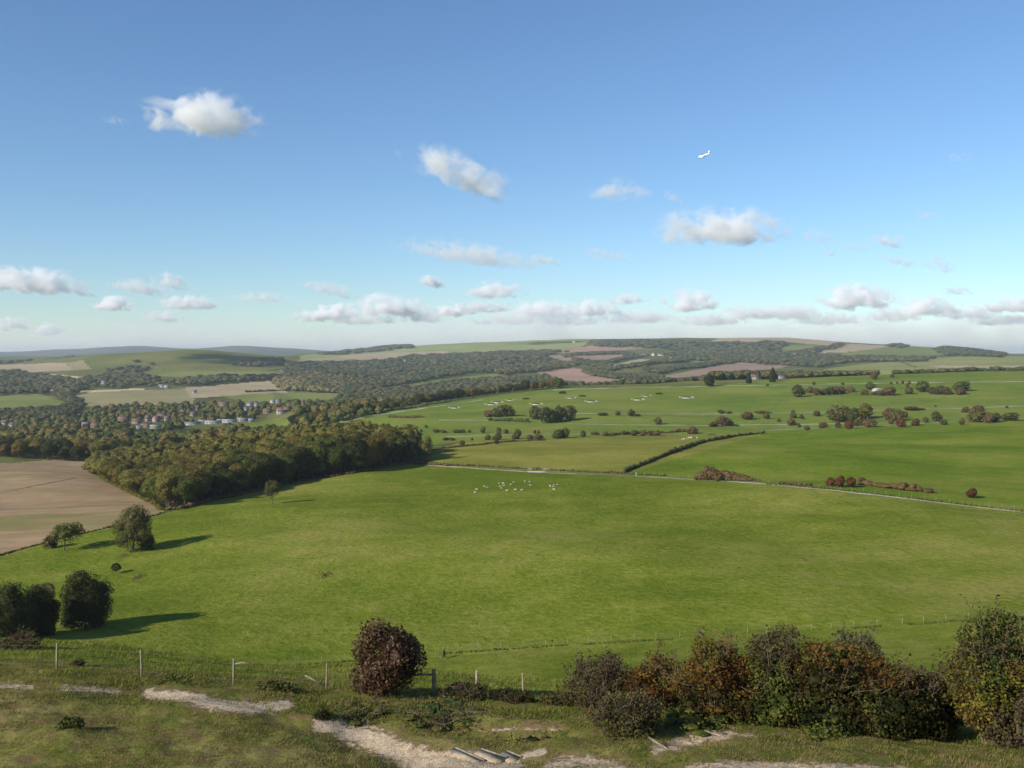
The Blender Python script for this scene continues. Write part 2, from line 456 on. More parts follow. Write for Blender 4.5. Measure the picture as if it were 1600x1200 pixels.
GM = {
 'hillside': grass_mat('hillside_turf', (0.066, 0.090, 0.015), (0.140, 0.152, 0.031), (0.25, 0.212, 0.075), 0.11, 5.0, 0.5, 0.3, 0.9, 0.06, chalk=True, brown=(0.165, 0.105, 0.055)),
 'slope': grass_mat('rough_slope', (0.094, 0.126, 0.015), (0.148, 0.174, 0.024), (0.230, 0.215, 0.055), 0.03, 1.4, 0.6, 0.15, 0.8, 0.2),
 'meadow': grass_mat('meadow_grass', (0.100, 0.138, 0.014), (0.155, 0.184, 0.023), (0.235, 0.226, 0.054), 0.012, 0.55, 0.35, -0.7, 1.0, 0.6),
 'olive': grass_mat('olive_pasture', (0.146, 0.155, 0.027), (0.188, 0.188, 0.036), (0.241, 0.224, 0.055), 0.02, 0.5, 0.4, 0.1, 0.4, 0.25),
 'bright': grass_mat('bright_pasture', (0.082, 0.130, 0.012), (0.124, 0.170, 0.018), (0.190, 0.200, 0.038), 0.010, 0.5, 0.5, -0.1, 0.5, 0.3),
 'gallop': grass_mat('gallop_turf', (0.104, 0.150, 0.024), (0.140, 0.182, 0.033), (0.188, 0.200, 0.048), 0.009, 0.3, 0.4, 0.0, 0.3, 0.25),
 'far_green': grass_mat('far_green', (0.130, 0.160, 0.040), (0.165, 0.189, 0.050), (0.209, 0.215, 0.068), 0.004, 0.1, 0.4, 0.2, 0.2, 0.3),
 'hill_green': grass_mat('hill_green', (0.099, 0.112, 0.028), (0.132, 0.139, 0.036), (0.179, 0.170, 0.054), 0.003, 0.1, 0.4, 0.2, 0.2, 0.3),
 'pale_green': grass_mat('pale_green', (0.188, 0.231, 0.075), (0.237, 0.269, 0.092), (0.294, 0.300, 0.115), 0.0025, 0.06, 0.4, 0.2, 0.2, 0.3),
 'olive_pale': grass_mat('olive_pale', (0.184, 0.201, 0.063), (0.224, 0.236, 0.079), (0.276, 0.265, 0.100), 0.003, 0.06, 0.4, 0.2, 0.2, 0.3),
 'rough': grass_mat('rough_down', (0.060, 0.078, 0.024), (0.102, 0.118, 0.035), (0.168, 0.162, 0.061), 0.004, 0.1, 0.4, 0.2, 0.3, 0.3),
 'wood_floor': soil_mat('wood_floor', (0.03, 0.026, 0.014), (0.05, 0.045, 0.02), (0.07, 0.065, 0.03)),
 'stubble': soil_mat('stubble', (0.225, 0.155, 0.082), (0.305, 0.212, 0.118), (0.385, 0.28, 0.165), 0.75, 7.0, 0.22, green=(0.15, 0.155, 0.045)),
 'plough': soil_mat('plough', (0.27, 0.165, 0.11), (0.33, 0.205, 0.14), (0.40, 0.255, 0.175), 0.5, 24.0, 0.2),
 'brown': soil_mat('brown_field', (0.235, 0.155, 0.105), (0.285, 0.195, 0.135), (0.34, 0.24, 0.165), 0.1, 24.0, 0.15),
 'tan': soil_mat('tan_stubble', (0.29, 0.225, 0.13), (0.36, 0.28, 0.165), (0.43, 0.34, 0.205), 0.1, 30.0, 0.15),
 'olive_tan': soil_mat('olive_stubble', (0.21, 0.19, 0.085), (0.255, 0.225, 0.105), (0.31, 0.26, 0.13), 0.1, 22.0, 0.15),
 'straw': soil_mat('straw', (0.42, 0.33, 0.17), (0.5, 0.4, 0.22), (0.56, 0.46, 0.27), 0.1, 22.0, 0.1),
 'far_hill': grass_mat('far_hill', (0.035, 0.05, 0.035), (0.06, 0.075, 0.045), (0.12, 0.125, 0.075), 0.0012, 0.02, 0.3, 0.2, 0.1, 0.3),
}

# name, material, label, outline as seen, nearest depth, farthest depth
FIELDS = [
 ('hillside', 'hillside', 'close cropped hillside turf with bare chalk in the foreground', [(-900, 5000), (-900, 0), (2500, 0), (2500, 5000)], 0, 50.5),
 ('rough_slope', 'slope', 'rough grassy slope between the two fences below the hillside', [(-900, 5000), (-900, 0), (2500, 0), (2500, 5000)], 50.5, 186),
 ('meadow', 'meadow', 'large green sheep meadow filling the bowl in the middle of the view', [(-900, 1200), (-900, 868), (0, 868), (110, 838), (190, 820), (258, 801), (330, 783), (400, 768), (500, 747), (570, 737), (640, 723), (700, 728), (850, 738), (1000, 744), (1200, 757), (1400, 777), (1600, 799), (2500, 900), (2500, 1200)], 186, 560),
 ('stubble_field', 'stubble', 'tan stubble field with a green crease left of the dense wood', [(-900, 868), (0, 868), (110, 838), (190, 820), (258, 801), (240, 785), (175, 757), (140, 735), (150, 722), (90, 718), (0, 724), (-900, 724)], 270, 760),
 ('olive_pasture', 'olive', 'dull olive pasture between the chalk track and the bushes', [(660, 716), (700, 727), (850, 737), (975, 741), (1195, 678), (1000, 681), (850, 688), (720, 690), (690, 700)], 440, 850),
 ('bright_pasture', 'bright', 'bright green pasture right of the clipped dark hedge', [(975, 741), (1195, 677), (1300, 669), (1600, 655), (2500, 610), (2500, 900), (1600, 798), (1400, 776), (1200, 756)], 335, 870),
 ('gallops', 'gallop', 'smooth green gallops with pale tracks and practice jumps', [(505, 661), (600, 644), (700, 629), (860, 607), (1100, 602), (1350, 585), (1600, 580), (2500, 560), (2500, 640), (1600, 655), (1300, 669), (1195, 677), (1000, 681), (850, 688), (720, 690), (640, 700), (500, 690), (395, 688), (420, 672)], 640, 1400),
 ('green_field', 'gallop', 'narrow green meadow in front of the long pale sheds of the village', [(185, 690), (260, 680), (350, 668), (440, 655), (520, 650), (505, 662), (420, 673), (300, 690)], 800, 1500),
 # left valley side
 ('green_field', 'far_green', 'light green field at the left edge beyond the village trees', [(-200, 616), (60, 616), (108, 630), (75, 642), (-200, 644)], 1500, 2300),
 ('brown_field', 'brown', 'narrow brown field below the light green field at the left edge', [(-200, 655), (60, 650), (110, 645), (120, 652), (-200, 668)], 1300, 1800),
 ('olive_field', 'olive_tan', 'olive stubble field behind the village, with a straw strip along its top', [(112, 612), (225, 609), (296, 608), (304, 624), (300, 632), (130, 636)], 1700, 2400),
 ('straw_strip', 'straw', 'narrow straw coloured strip along the top of the olive stubble field', [(112, 611), (225, 606.5), (228, 608.5), (120, 614)], 1700, 2500),
 ('tan_field', 'tan', 'pale tan field under the dark tree belt behind the village', [(288, 606), (420, 595), (436, 604), (450, 613), (345, 619), (300, 622)], 1700, 2600),
 ('green_field', 'far_green', 'light green field right behind the village rooftops', [(345, 619), (430, 613), (535, 614), (530, 630), (400, 632)], 1400, 2300),
 ('green_hill', 'hill_green', 'broad rounded green hill on the left of the horizon', [(95, 600), (110, 566), (150, 555), (280, 540), (420, 548), (500, 562), (450, 574), (300, 592)], 2700, 4000),
 ('green_field', 'far_green', 'bright green field at the foot of the broad rounded green hill', [(235, 586), (300, 573), (430, 571), (445, 580), (330, 594)], 2300, 2900),
 ('tan_field', 'tan', 'tan field at the foot of the rounded hill, left edge', [(-200, 577), (100, 566), (114, 578), (40, 582), (-200, 584)], 2300, 3600),
 ('brown_field', 'olive_tan', 'small olive field between the tan field and the rounded hill', [(102, 566), (128, 562), (142, 576), (114, 578)], 2600, 3700),
 ('tan_field', 'straw', 'pale curved stubble strip above the wood at the left edge', [(-200, 586), (40, 583), (90, 585), (140, 590), (60, 590), (-200, 592)], 2000, 3300),
 # centre and right valley side
 ('pale_down', 'pale_green', 'long pale green down on the centre of the horizon', [(465, 566), (470, 556), (560, 545), (640, 541), (860, 520), (935, 520), (905, 546), (700, 556), (560, 566)], 3600, 7000),
 ('tan_field', 'tan', 'thin tan strip on the near side of the long pale down', [(470, 563), (560, 553), (700, 548), (700, 555), (560, 562)], 3000, 5600),
 ('ploughed_field', 'plough', 'pinkish ploughed field in the middle of the valley, the domed one', [(833, 579), (890, 574), (975, 589), (960, 598), (915, 606), (860, 592)], 1700, 3100),
 ('ploughed_field', 'plough', 'pinkish ploughed field topmost below the dark hanger wood', [(862, 551), (920, 540.5), (1012, 544), (890, 553)], 2900, 6500),
 ('ploughed_field', 'brown', 'brown field just left of the farm with long roofs', [(852, 556), (972, 553.5), (978, 560), (880, 564)], 2500, 5600),
 ('tan_field', 'tan', 'small tan field directly below the farm with long roofs', [(955, 570), (1000, 561), (1035, 563), (962, 573)], 2300, 4600),
 ('ploughed_field', 'brown', 'long brown field sloping up to the right behind the conifer', [(1030, 588), (1170, 563), (1210, 561), (1258, 568), (1180, 580), (1060, 590)], 1900, 4200),
 ('ploughed_field', 'plough', 'small pinkish field within the woods right of the farm', [(1068, 545), (1092, 544), (1118, 549), (1090, 554)], 2700, 6200),
 ('green_field', 'far_green', 'small green field within the woods below the farm', [(1075, 565), (1100, 559), (1128, 560), (1115, 567)], 2300, 4600),
 ('tan_field', 'tan', 'tan stubble along the highest part of the horizon', [(1110, 534), (1150, 520), (1260, 520), (1325, 536), (1300, 541), (1220, 533.5)], 3600, 6600),
 ('green_field', 'far_green', 'green field under the tan horizon between two woods', [(1210, 541), (1290, 539), (1280, 546), (1225, 550)], 2800, 6000),
 ('tan_field', 'tan', 'pale tan wedge beside the green down on the right', [(1268, 552), (1330, 536.5), (1395, 541), (1330, 550)], 2600, 6000),
 ('green_down', 'far_green', 'green down on the right of the horizon', [(1300, 556), (1345, 547), (1395, 540), (1420, 530), (1490, 530), (1490, 552), (1440, 558)], 2600, 6000),
 ('pale_field', 'olive_pale', 'wide pale olive field on the right, cut by a faint hedge', [(1235, 590), (1300, 575), (1400, 562), (1500, 557), (1600, 553), (2500, 540), (2500, 580), (1600, 582), (1440, 582), (1250, 592)], 1700, 4200),
 ('tan_field', 'tan', 'tan strip across the lower part of the wide pale field', [(1445, 571), (1600, 571), (2500, 568), (2500, 574), (1600, 576), (1490, 577)], 1700, 3600),
 ('green_field', 'far_green', 'thin green slip among the woods left of the white cottage', [(745, 567), (805, 563), (812, 566), (765, 570)], 2500, 4600),
 ('green_field', 'far_green', 'long green slip between two belts of the central wood', [(600, 606), (690, 592), (775, 584), (800, 586), (720, 596), (640, 606)], 1900, 3300),
 ('far_hill', 'far_hill', 'blue distant hills on the left skyline', [(-900, 600), (-900, 400), (2500, 400), (2500, 600)], 9000, 16000),
 ('far_plain', 'far_hill', 'hazy distant plain at the horizon', [(-900, 5000), (-900, 0), (2500, 0), (2500, 5000)], 16000, 60000),
]
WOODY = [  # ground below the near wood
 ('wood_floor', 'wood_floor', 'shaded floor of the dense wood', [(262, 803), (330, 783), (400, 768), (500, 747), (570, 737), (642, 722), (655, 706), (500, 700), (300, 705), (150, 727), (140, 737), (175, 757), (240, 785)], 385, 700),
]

CHALK = [  # (line as seen, half width px, strength)
 ([(0, 1071), (30, 1072), (50, 1074)], 5, 0.75), ([(95, 1075), (140, 1077), (185, 1081)], 5, 0.78),
 ([(232, 1084), (270, 1086), (300, 1091), (345, 1103), (400, 1106), (450, 1101)], 8.5, 0.95),
 ([(498, 1134), (530, 1137), (560, 1143)], 10, 1.0), ([(540, 1140), (600, 1163), (640, 1182), (690, 1195), (700, 1215)], 18, 0.97),
 ([(640, 1190), (720, 1190), (800, 1200), (800, 1230)], 17, 0.95), ([(820, 1180), (850, 1174)], 5, 1.0),
 ([(860, 1196), (900, 1189), (945, 1193), (1000, 1215)], 11, 0.8), ([(1080, 1200), (1180, 1197), (1300, 1200), (1420, 1206)], 8, 0.85),
 ([(1025, 1170), (1070, 1160), (1105, 1152), (1138, 1147)], 9, 0.85), ([(770, 1139), (830, 1138), (880, 1139)], 3.5, 0.62),
 ([(1140, 1146), (1180, 1150)], 3, 0.75),
]

# hollows and mounds of the foreground: seen at (px,row), half sizes in m, height in m
for (px, py, rx, ry, dz) in [(560, 1152, 1.6, 2.2, -0.45), (640, 1180, 1.5, 1.8, -0.40), (500, 1128, 0.9, 1.0, 0.25), (600, 1118, 2.4, 0.9, 0.35),
                             (720, 1128, 2.2, 1.0, 0.40), (820, 1150, 2.2, 0.55, -0.30), (860, 1135, 2.0, 0.6, 0.25), (790, 1183, 1.2, 0.8, -0.25),
                             (300, 1080, 3.0, 0.8, 0.22), (420, 1090, 2.5, 0.7, 0.18), (250, 1110, 3.5, 1.2, 0.25), (110, 1150, 1.2, 0.8, 0.22),
                             (1080, 1150, 1.3, 1.4, -0.35), (980, 1180, 1.8, 0.8, 0.25), (1280, 1180, 2.5, 0.7, 0.25)]:
    q = at(px, py, 29, 60)
    FG_BUMPS.append((q[0], q[1], rx, ry, dz))

# ------------------------------------------------------------------ ground mesh
th_in = np.radians(np.linspace(-28.6, 28.6, 526))
th_out = np.radians(np.array([-180, -160, -140, -125, -110, -95, -80, -68, -58, -50, -45, -41, -38, -35.5, -33.5, -31.8, -30.5, -29.4]))
TH = np.concatenate([th_out, th_in, -th_out[::-1][:-1]])
RR = np.concatenate([np.linspace(0.4, 28, 16)[:-1], np.arange(28, 56, 0.17), np.geomspace(56, 16000, 515), np.array([18000, 21000, 25000, 30000])])
T, R_ = np.meshgrid(TH, RR)
GX = (R_ * np.sin(T)).ravel(); GY = (R_ * np.cos(T)).ravel()
GZ = ground(GX, GY)
nT, nR = len(TH), len(RR)
gv = np.stack([GX, GY, GZ], 1)
gv = np.vstack([gv, [0, 0, -1.65]])
i0 = (np.arange(nR - 1)[:, None] * nT + np.arange(nT)[None, :]).ravel()
i1 = (np.arange(nR - 1)[:, None] * nT + (np.arange(nT)[None, :] + 1) % nT).ravel()
quads = np.stack([i0, i1, i1 + nT, i0 + nT], 1)
cen = gv[quads].mean(1)
cth = np.clip(np.arctan2(cen[:, 0], cen[:, 1]), -0.9, 0.9)
cd = np.hypot(cen[:, 0], cen[:, 1]) * np.cos(cth)
cpx = CX + F * np.tan(cth)
cpy = HY - cen[:, 2] / cd * F
# edges of fields waver a little
wob = fbm(cen[:, 0] / (cd * 0.02 + 0.5), cen[:, 1] / (cd * 0.03 + 0.5), 2, 31)
cls = np.full(len(quads), -1)
ALLF = FIELDS + WOODY
for k, (nm, mk, lb, poly, dlo, dhi) in enumerate(ALLF):
    s = (cd + wob * cd * 0.006 >= dlo) & (cd + wob * cd * 0.006 < dhi)
    idx = np.nonzero(s)[0]
    ins = inpoly(cpx[idx] + wob[idx] * 1.2, cpy[idx] + wob[idx] * 0.5, poly)
    cls[idx[ins]] = k
# chalk wear, per vertex
vth = np.clip(np.arctan2(gv[:, 0], gv[:, 1]), -0.9, 0.9); vd = np.hypot(gv[:, 0], gv[:, 1]) * np.cos(vth)
with np.errstate(divide='ignore'):
    vpx = CX + F * np.tan(vth); vpy = HY - gv[:, 2] / np.maximum(vd, 0.1) * F
chalk = np.zeros(len(gv))
fs = np.nonzero((vd > 28) & (vd < 52))[0]
for pts, w, st in CHALK:
    dd = segdist(vpx[fs], vpy[fs] * 1.0, pts)
    chalk[fs] = np.maximum(chalk[fs], st * np.clip(1.25 - dd / w * 0.62, 0, 1))
# true normals of the whole sheet, kept across the field edges
nrm = np.zeros((len(gv), 3))
a, b, c, d_ = (gv[quads[:, i]] for i in range(4))
fn = np.cross(c - a, d_ - b)
for i in range(4):
    for ax in range(3): nrm[:, ax] += np.bincount(quads[:, i], weights=fn[:, ax], minlength=len(gv))
if nrm[:, 2].sum() < 0: quads = quads[:, ::-1].copy(); nrm = -nrm
nrm[-1] = (0, 0, 1)
nrm /= np.linalg.norm(nrm, axis=1)[:, None] + 1e-12

def sheet(name, label, mat, sel, extra_tri=None):
    q = quads[sel]
    if not len(q): return None
    used, inv = np.unique(q, return_inverse=True)
    q2 = inv.reshape(q.shape)
    verts = gv[used]; faces = [q2]
    me = mesh_np(name, verts, faces, (GM[mat],), True)
    me.normals_split_custom_set_from_vertices(nrm[used])
    if mat == 'hillside':
        at_ = me.attributes.new('chalk', 'FLOAT', 'POINT'); at_.data.foreach_set('value', chalk[used].astype(np.float32))
    o = link(name, me)
    return tag(o, label, kind='structure')

sheet('downland', 'rough downland and scrub between the fields and woods', 'rough', cls == -1)
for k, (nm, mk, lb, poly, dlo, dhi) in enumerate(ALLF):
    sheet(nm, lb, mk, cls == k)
# the small cap under the viewer's feet
cap = MB(); cap.add(np.vstack([gv[:nT], gv[-1:]]), [], [[nT, (j + 1) % nT, j] for j in range(nT)])
tag(cap.build('hilltop', GM['hillside']), 'patch of turf at the very top of the hill', kind='structure')

# ------------------------------------------------------------------ haze
hm, nt, out = newmat('haze')
pv = N(nt, 'ShaderNodeVolumePrincipled', i_Density=5.4e-5, i_Anisotropy=0.2)
pv.inputs['Color'].default_value = (0.80, 0.88, 0.99, 1)
L(nt, pv.outputs[0], out.inputs['Volume'])
zlo = float(gv[:, 2].min()) - 1.0; zhi = float(gv[:, 2].max()) + 22.0
hz = MB().box((0, 0, (zlo + zhi) / 2), (61000, 61000, zhi - zlo)).build('haze', hm)
tag(hz, 'pale blue air haze over the valley', kind='stuff')

# ------------------------------------------------------------------ clouds
def cloud_mat(seed, sigma, aspect, puff, soft, thr, NS=1.7, col=(0.995, 0.995, 0.995, 1)):
    m, nt, out = newmat('cloud')
    tc = N(nt, 'ShaderNodeTexCoord').outputs['Object']
    sx = N(nt, 'ShaderNodeSeparateXYZ'); L(nt, tc, sx.inputs[0])
    zn = math_(nt, 'MINIMUM', sx.outputs[2], 0.0)
    z2 = math_(nt, 'MULTIPLY_ADD', zn, 1.2, sx.outputs[2])
    cb = N(nt, 'ShaderNodeCombineXYZ'); L(nt, sx.outputs[0], cb.inputs[0]); L(nt, sx.outputs[1], cb.inputs[1]); L(nt, z2, cb.inputs[2])
    ln = N(nt, 'ShaderNodeVectorMath', operation='LENGTH'); L(nt, cb.outputs[0], ln.inputs[0])
    mp = N(nt, 'ShaderNodeMapping'); L(nt, tc, mp.inputs[0])
    mp.inputs['Scale'].default_value = aspect; mp.inputs['Location'].default_value = (seed * 7.31, seed * 3.7, seed * 1.9)
    n1 = noise(nt, mp.outputs[0], NS, 7.0, 0.56, 0.35)
    v = math_(nt, 'SUBTRACT', 1.0, ln.outputs['Value'])
    v = math_(nt, 'ADD', v, math_(nt, 'MULTIPLY', math_(nt, 'SUBTRACT', n1, 0.5), puff * 3.0))
    v = math_(nt, 'SUBTRACT', v, thr)
    v = math_(nt, 'DIVIDE', v, soft, clamp=True)
    # nothing at the border of the domain
    e = math_(nt, 'DIVIDE', math_(nt, 'SUBTRACT', 0.97, ln.outputs['Value']), 0.35, clamp=True)
    v = math_(nt, 'MULTIPLY', math_(nt, 'MULTIPLY', v, e), sigma)
    s = N(nt, 'ShaderNodeVolumeScatter', i_Anisotropy=0.0)
    s.inputs['Color'].default_value = col
    L(nt, v, s.inputs['Density'])
    L(nt, s.outputs[0], out.inputs['Volume'])
    m.cycles.volume_sampling = 'MULTIPLE_IMPORTANCE'
    m.cycles.volume_step_rate = 0.5
    return m

CL_ME = MB().ell((0, 0, 0), (1, 1, 1), 24, 14).mesh('cloud')
# centre px, row, width, height, tilt, density, softness, threshold, puffiness, label
CLOUDS = [
 (315, 192, 215, 100, -4, 15, .30, .42, 1.5, 'largest white cumulus high on the left of the sky'),
 (715, 278, 205, 82, -22, 12, .36, .45, 1.5, 'torn white cloud high in the middle of the sky, sloping down to the right'),
 (962, 303, 120, 60, 0, 6, .5, .42, 1.4, 'small soft cloud below and left of the light aeroplane'),
 (1128, 366, 240, 88, 0, 17, .26, .40, 1.4, 'big flat based cumulus right of the middle, brightest of the mid sky'),
 (735, 402, 270, 48, -8, 10, .36, .40, 1.4, 'long low flat cloud sloping down to the right below the torn cloud'),
 (850, 408, 70, 26, -10, 7, .5, .42, 1.5, 'small grey scrap at the right end of the long low cloud'),
 (946, 400, 95, 28, -6, 5, .5, .42, 1.6, 'faint grey cloud between the long low cloud and the big cumulus'),
 (1385, 380, 72, 34, -5, 8, .45, .42, 1.5, 'small white cloud right of the big cumulus, upper one of a ragged group'),
 (1400, 409, 75, 26, -15, 6, .5, .42, 1.5, 'thin grey cloud in the ragged group on the right, left of a round one'),
 (1464, 416, 62, 40, -20, 6, .5, .42, 1.5, 'round grey cloud at the right end of the ragged group'),
 (1278, 374, 75, 34, -18, 4, .6, .42, 1.7, 'faint wisp just right of the big cumulus'),
 (1335, 388, 60, 22, -10, 4, .6, .42, 1.7, 'faint small wisp between the big cumulus and the ragged group'),
 (1297, 398, 34, 18, 0, 5, .6, .42, 1.6, 'tiny wisp below the right end of the big cumulus'),
 (1052, 311, 40, 26, -30, 2.5, .7, .42, 1.7, 'faint shred of cloud under the light aeroplane'),
 (1500, 248, 60, 20, 0, 2, .7, .42, 1.7, 'faintest smear of cloud high on the right'),
 (1450, 339, 56, 20, 0, 3, .6, .42, 1.7, 'small faint streak of cloud above the ragged group on the right'),
 (1495, 457, 58, 20, 0, 4, .6, .42, 1.5, 'small grey streak of cloud low on the right'),
 (178, 190, 60, 18, 0, 2, .7, .42, 1.7, 'faint shred left of the largest white cumulus'),
 (45, 447, 160, 50, -3, 13, .32, .40, 1.4, 'white cumulus cut by the left edge of the view'),
 (125, 459, 50, 18, -8, 5, .5, .42, 1.6, 'small scrap right of the cloud at the left edge'),
 (10, 427, 50, 18, 0, 5, .5, .42, 1.6, 'thin scrap above the cloud at the left edge'),
 (215, 453, 95, 30, -8, 6, .45, .42, 1.6, 'ragged grey cloud over the green hill, upper left one'),
 (266, 443, 58, 32, -14, 6, .45, .42, 1.6, 'ragged grey cloud over the green hill, upper right one'),
 (180, 479, 66, 30, 0, 11, .35, .40, 1.4, 'small white puff low over the left hills, left of a pair'),
 (297, 477, 92, 30, 0, 11, .35, .40, 1.4, 'small flat white cloud low over the left hills, right of a pair'),
 (405, 467, 100, 22, 0, 5, .5, .42, 1.6, 'thin grey streak low on the left, under the ragged clouds'),
 (515, 455, 100, 26, -14, 5, .5, .42, 1.7, 'scattered grey shreds right of the thin grey streak'),
 (676, 443, 46, 28, -14, 8, .45, .42, 1.5, 'small round cloud below the long low cloud'),
 (776, 458, 92, 36, 0, 10, .36, .40, 1.4, 'flat white cloud above the cloud bank in the middle'),
 (525, 492, 80, 36, 0, 12, .36, .38, 1.4, 'left end puff of the cloud bank on the horizon'),
 (608, 484, 120, 44, 0, 13, .33, .38, 1.4, 'tallest white puff in the left half of the cloud bank'),
 (712, 488, 64, 32, 0, 12, .35, .38, 1.4, 'round white puff in the middle of the cloud bank'),
 (755, 482, 90, 26, 0, 9, .4, .38, 1.4, 'low puff of the cloud bank right of the round one'),
 (850, 488, 110, 36, 0, 12, .35, .38, 1.4, 'broad white puff of the cloud bank above the pale green down'),
 (925, 486, 80, 34, 0, 11, .36, .38, 1.4, 'small white puff right of the broad one in the cloud bank'),
 (980, 470, 70, 22, 0, 8, .4, .38, 1.4, 'thin flat cap above the cloud bank, left of a domed puff'),
 (1076, 477, 80, 46, 0, 12, .33, .38, 1.4, 'domed white puff of the cloud bank right of the middle'),
 (1170, 492, 100, 28, 0, 9, .4, .38, 1.4, 'low grey puff between the two tall puffs of the cloud bank on the right'),
 (1338, 471, 115, 54, 0, 14, .30, .38, 1.4, 'tallest white puff of the whole cloud bank, on the right'),
 (1440, 484, 90, 40, 0, 12, .35, .38, 1.4, 'white puff right of the tallest one in the cloud bank'),
 (1580, 482, 90, 30, 0, 11, .36, .38, 1.4, 'white puff of the cloud bank at the right edge'),
 (15, 510, 60, 30, 0, 8, .4, .38, 1.4, 'low puff on the horizon at the left edge'),
 (75, 519, 56, 26, 0, 8, .4, .38, 1.4, 'low puff over the blue hills, left of the green hill'),
 (255, 498, 70, 24, 0, 7, .4, .38, 1.4, 'dim low puff over the rounded green hill'),
]
for j, (px, py, w, h) in enumerate([(485, 498, 70, 24), (570, 502, 110, 26), (660, 499, 90, 26), (800, 502, 120, 28), (890, 503, 110, 26), (1000, 499, 130, 30), (1115, 503, 110, 26), (1235, 493, 120, 34), (1300, 502, 120, 26), (1395, 496, 100, 30), (1510, 492, 110, 32), (1570, 503, 120, 26)]):
    CLOUDS.append((px, py, w, h, 0, 9, .4, .38, 1.3, 'first second third fourth fifth sixth seventh eighth ninth tenth eleventh twelfth'.split()[j] + ' from the left of the low dim puffs along the foot of the cloud bank'))
for i, (px, py, w, h, tilt, dens, soft, thr, puff, lab) in enumerate(CLOUDS):
    w, h, dens = w * .88, h * .9, dens * .55
    if py > 440: dens, w, h = dens * 1.7, w * 1.2, h * 1.2
    base = py + h * 0.25
    dist = min(950.0 / ((HY - base) / F), 26000.0)
    k = dist / F
    X = (px - CX) * k; Z = (HY - py) * k
    rx = w * k / 2 * 1.25; rz = h * k / 2 * 1.3; ry = (rx * 0.55 + rz * 0.5)
    asp = (rx / rz * 0.8, ry / rz * 0.8, 1.0)
    o = link('cloud', CL_ME.copy(), None, (X, dist, Z))
    o.data.materials.append(cloud_mat(i + 1, dens * 0.8 / (rx + rz), asp, puff, soft * 1.35, thr - .02))
    o.scale = (rx, ry, rz); o.rotation_euler = (0, math.radians(-tilt), 0)
    tag(o, lab, 'cloud', 'clouds in the blue sky')
# a cumulus beyond the left of the view: its shadow darkens the flank of the rounded green hill
for i, (X, Y, Z, rx, ry, rz) in enumerate([(-2356, 2241, 900, 230, 320, 80), (-2244, 1454, 900, 220, 60, 50)]):
    o = link('cloud', CL_ME.copy(), None, (X, Y, Z))
    o.data.materials.append(cloud_mat(80 + i, 10 / rx, (rx / rz * .8, ry / rz * .8, 1), 1.0, .5, .2))
    o.scale = (rx, ry, rz)
    tag(o, ['broad', 'narrow'][i] + ' low cumulus off to the left, shading the flank of the rounded green hill', 'cloud', 'clouds in the blue sky')
# the dim layer of cloud far off along the horizon
for i, (px, py, w, h, dens) in enumerate([(300, 540, 760, 84, 2.4), (880, 538, 900, 104, 3.6), (1420, 538, 760, 102, 3.6)]):
    dist = 20500.0; k = dist / F
    o = link('cloud_bank', CL_ME.copy(), None, ((px - CX) * k, dist, (HY - py) * k))
    rx, ry, rz = w * k * 0.62, 4000, h * k * 0.62
    o.data.materials.append(cloud_mat(60 + i, dens * 2.2 / 9000, (rx / rz * 0.6, ry / rz * 0.6, 1.0), 0.9, 1.1, 0.15, 1.7, (0.70, 0.75, 0.87, 1)))
    o.scale = (rx, ry, rz)
    tag(o, 'dim grey layer of distant cloud along the horizon, ' + ['left part', 'middle part', 'right part'][i], kind='stuff')
# ------------------------------------------------------------------ foliage
def leaf_mat(name, cols, clump=0.35, tree=0.0, trans=0.25, obj=0.35, isw=0.45):
    """leaf colours vary leaf by leaf, clump by clump, and plant by plant"""
    m, nt, out = newmat(name)
    g = nt.nodes.new('ShaderNodeNewGeometry')
    isl = g.outputs['Random Per Island']
    n1 = noise(nt, g.outputs['Position'], clump, 2.0, 0.5)
    oi = N(nt, 'ShaderNodeObjectInfo')
    v = math_(nt, 'ADD', math_(nt, 'MULTIPLY', isl, isw), math_(nt, 'MULTIPLY', math_(nt, 'SUBTRACT', n1, 0.5), 1.5))
    v = math_(nt, 'ADD', v, math_(nt, 'MULTIPLY', oi.outputs['Random'], obj))
    if tree:
        vo = N(nt, 'ShaderNodeTexVoronoi', i_Scale=tree); L(nt, g.outputs['Position'], vo.inputs['Vector'])
        sp = N(nt, 'ShaderNodeSeparateColor'); L(nt, vo.outputs['Color'], sp.inputs[0])
        v = math_(nt, 'ADD', v, math_(nt, 'MULTIPLY', sp.outputs[0], 0.45))
    tot = isw + obj + (0.45 if tree else 0)
    k = len(cols)
    col = ramp(nt, math_(nt, 'DIVIDE', v, tot), [(0.08 + 0.84 * i / (k - 1), c) for i, c in enumerate(cols)])
    d = N(nt, 'ShaderNodeBsdfPrincipled', i_Roughness=0.6); L(nt, col, d.inputs['Base Color'])
    d.inputs['Specular IOR Level'].default_value = 0.06
    if trans:
        t = N(nt, 'ShaderNodeBsdfTranslucent'); L(nt, mix(nt, 0.25, col, (0.35, 0.30, 0.05)), t.inputs[0])
        ms = N(nt, 'ShaderNodeMixShader', i_0=trans); L(nt, d.outputs[0], ms.inputs[1]); L(nt, t.outputs[0], ms.inputs[2])
        L(nt, ms.outputs[0], out.inputs[0])
    else: L(nt, d.outputs[0], out.inputs[0])
    return m

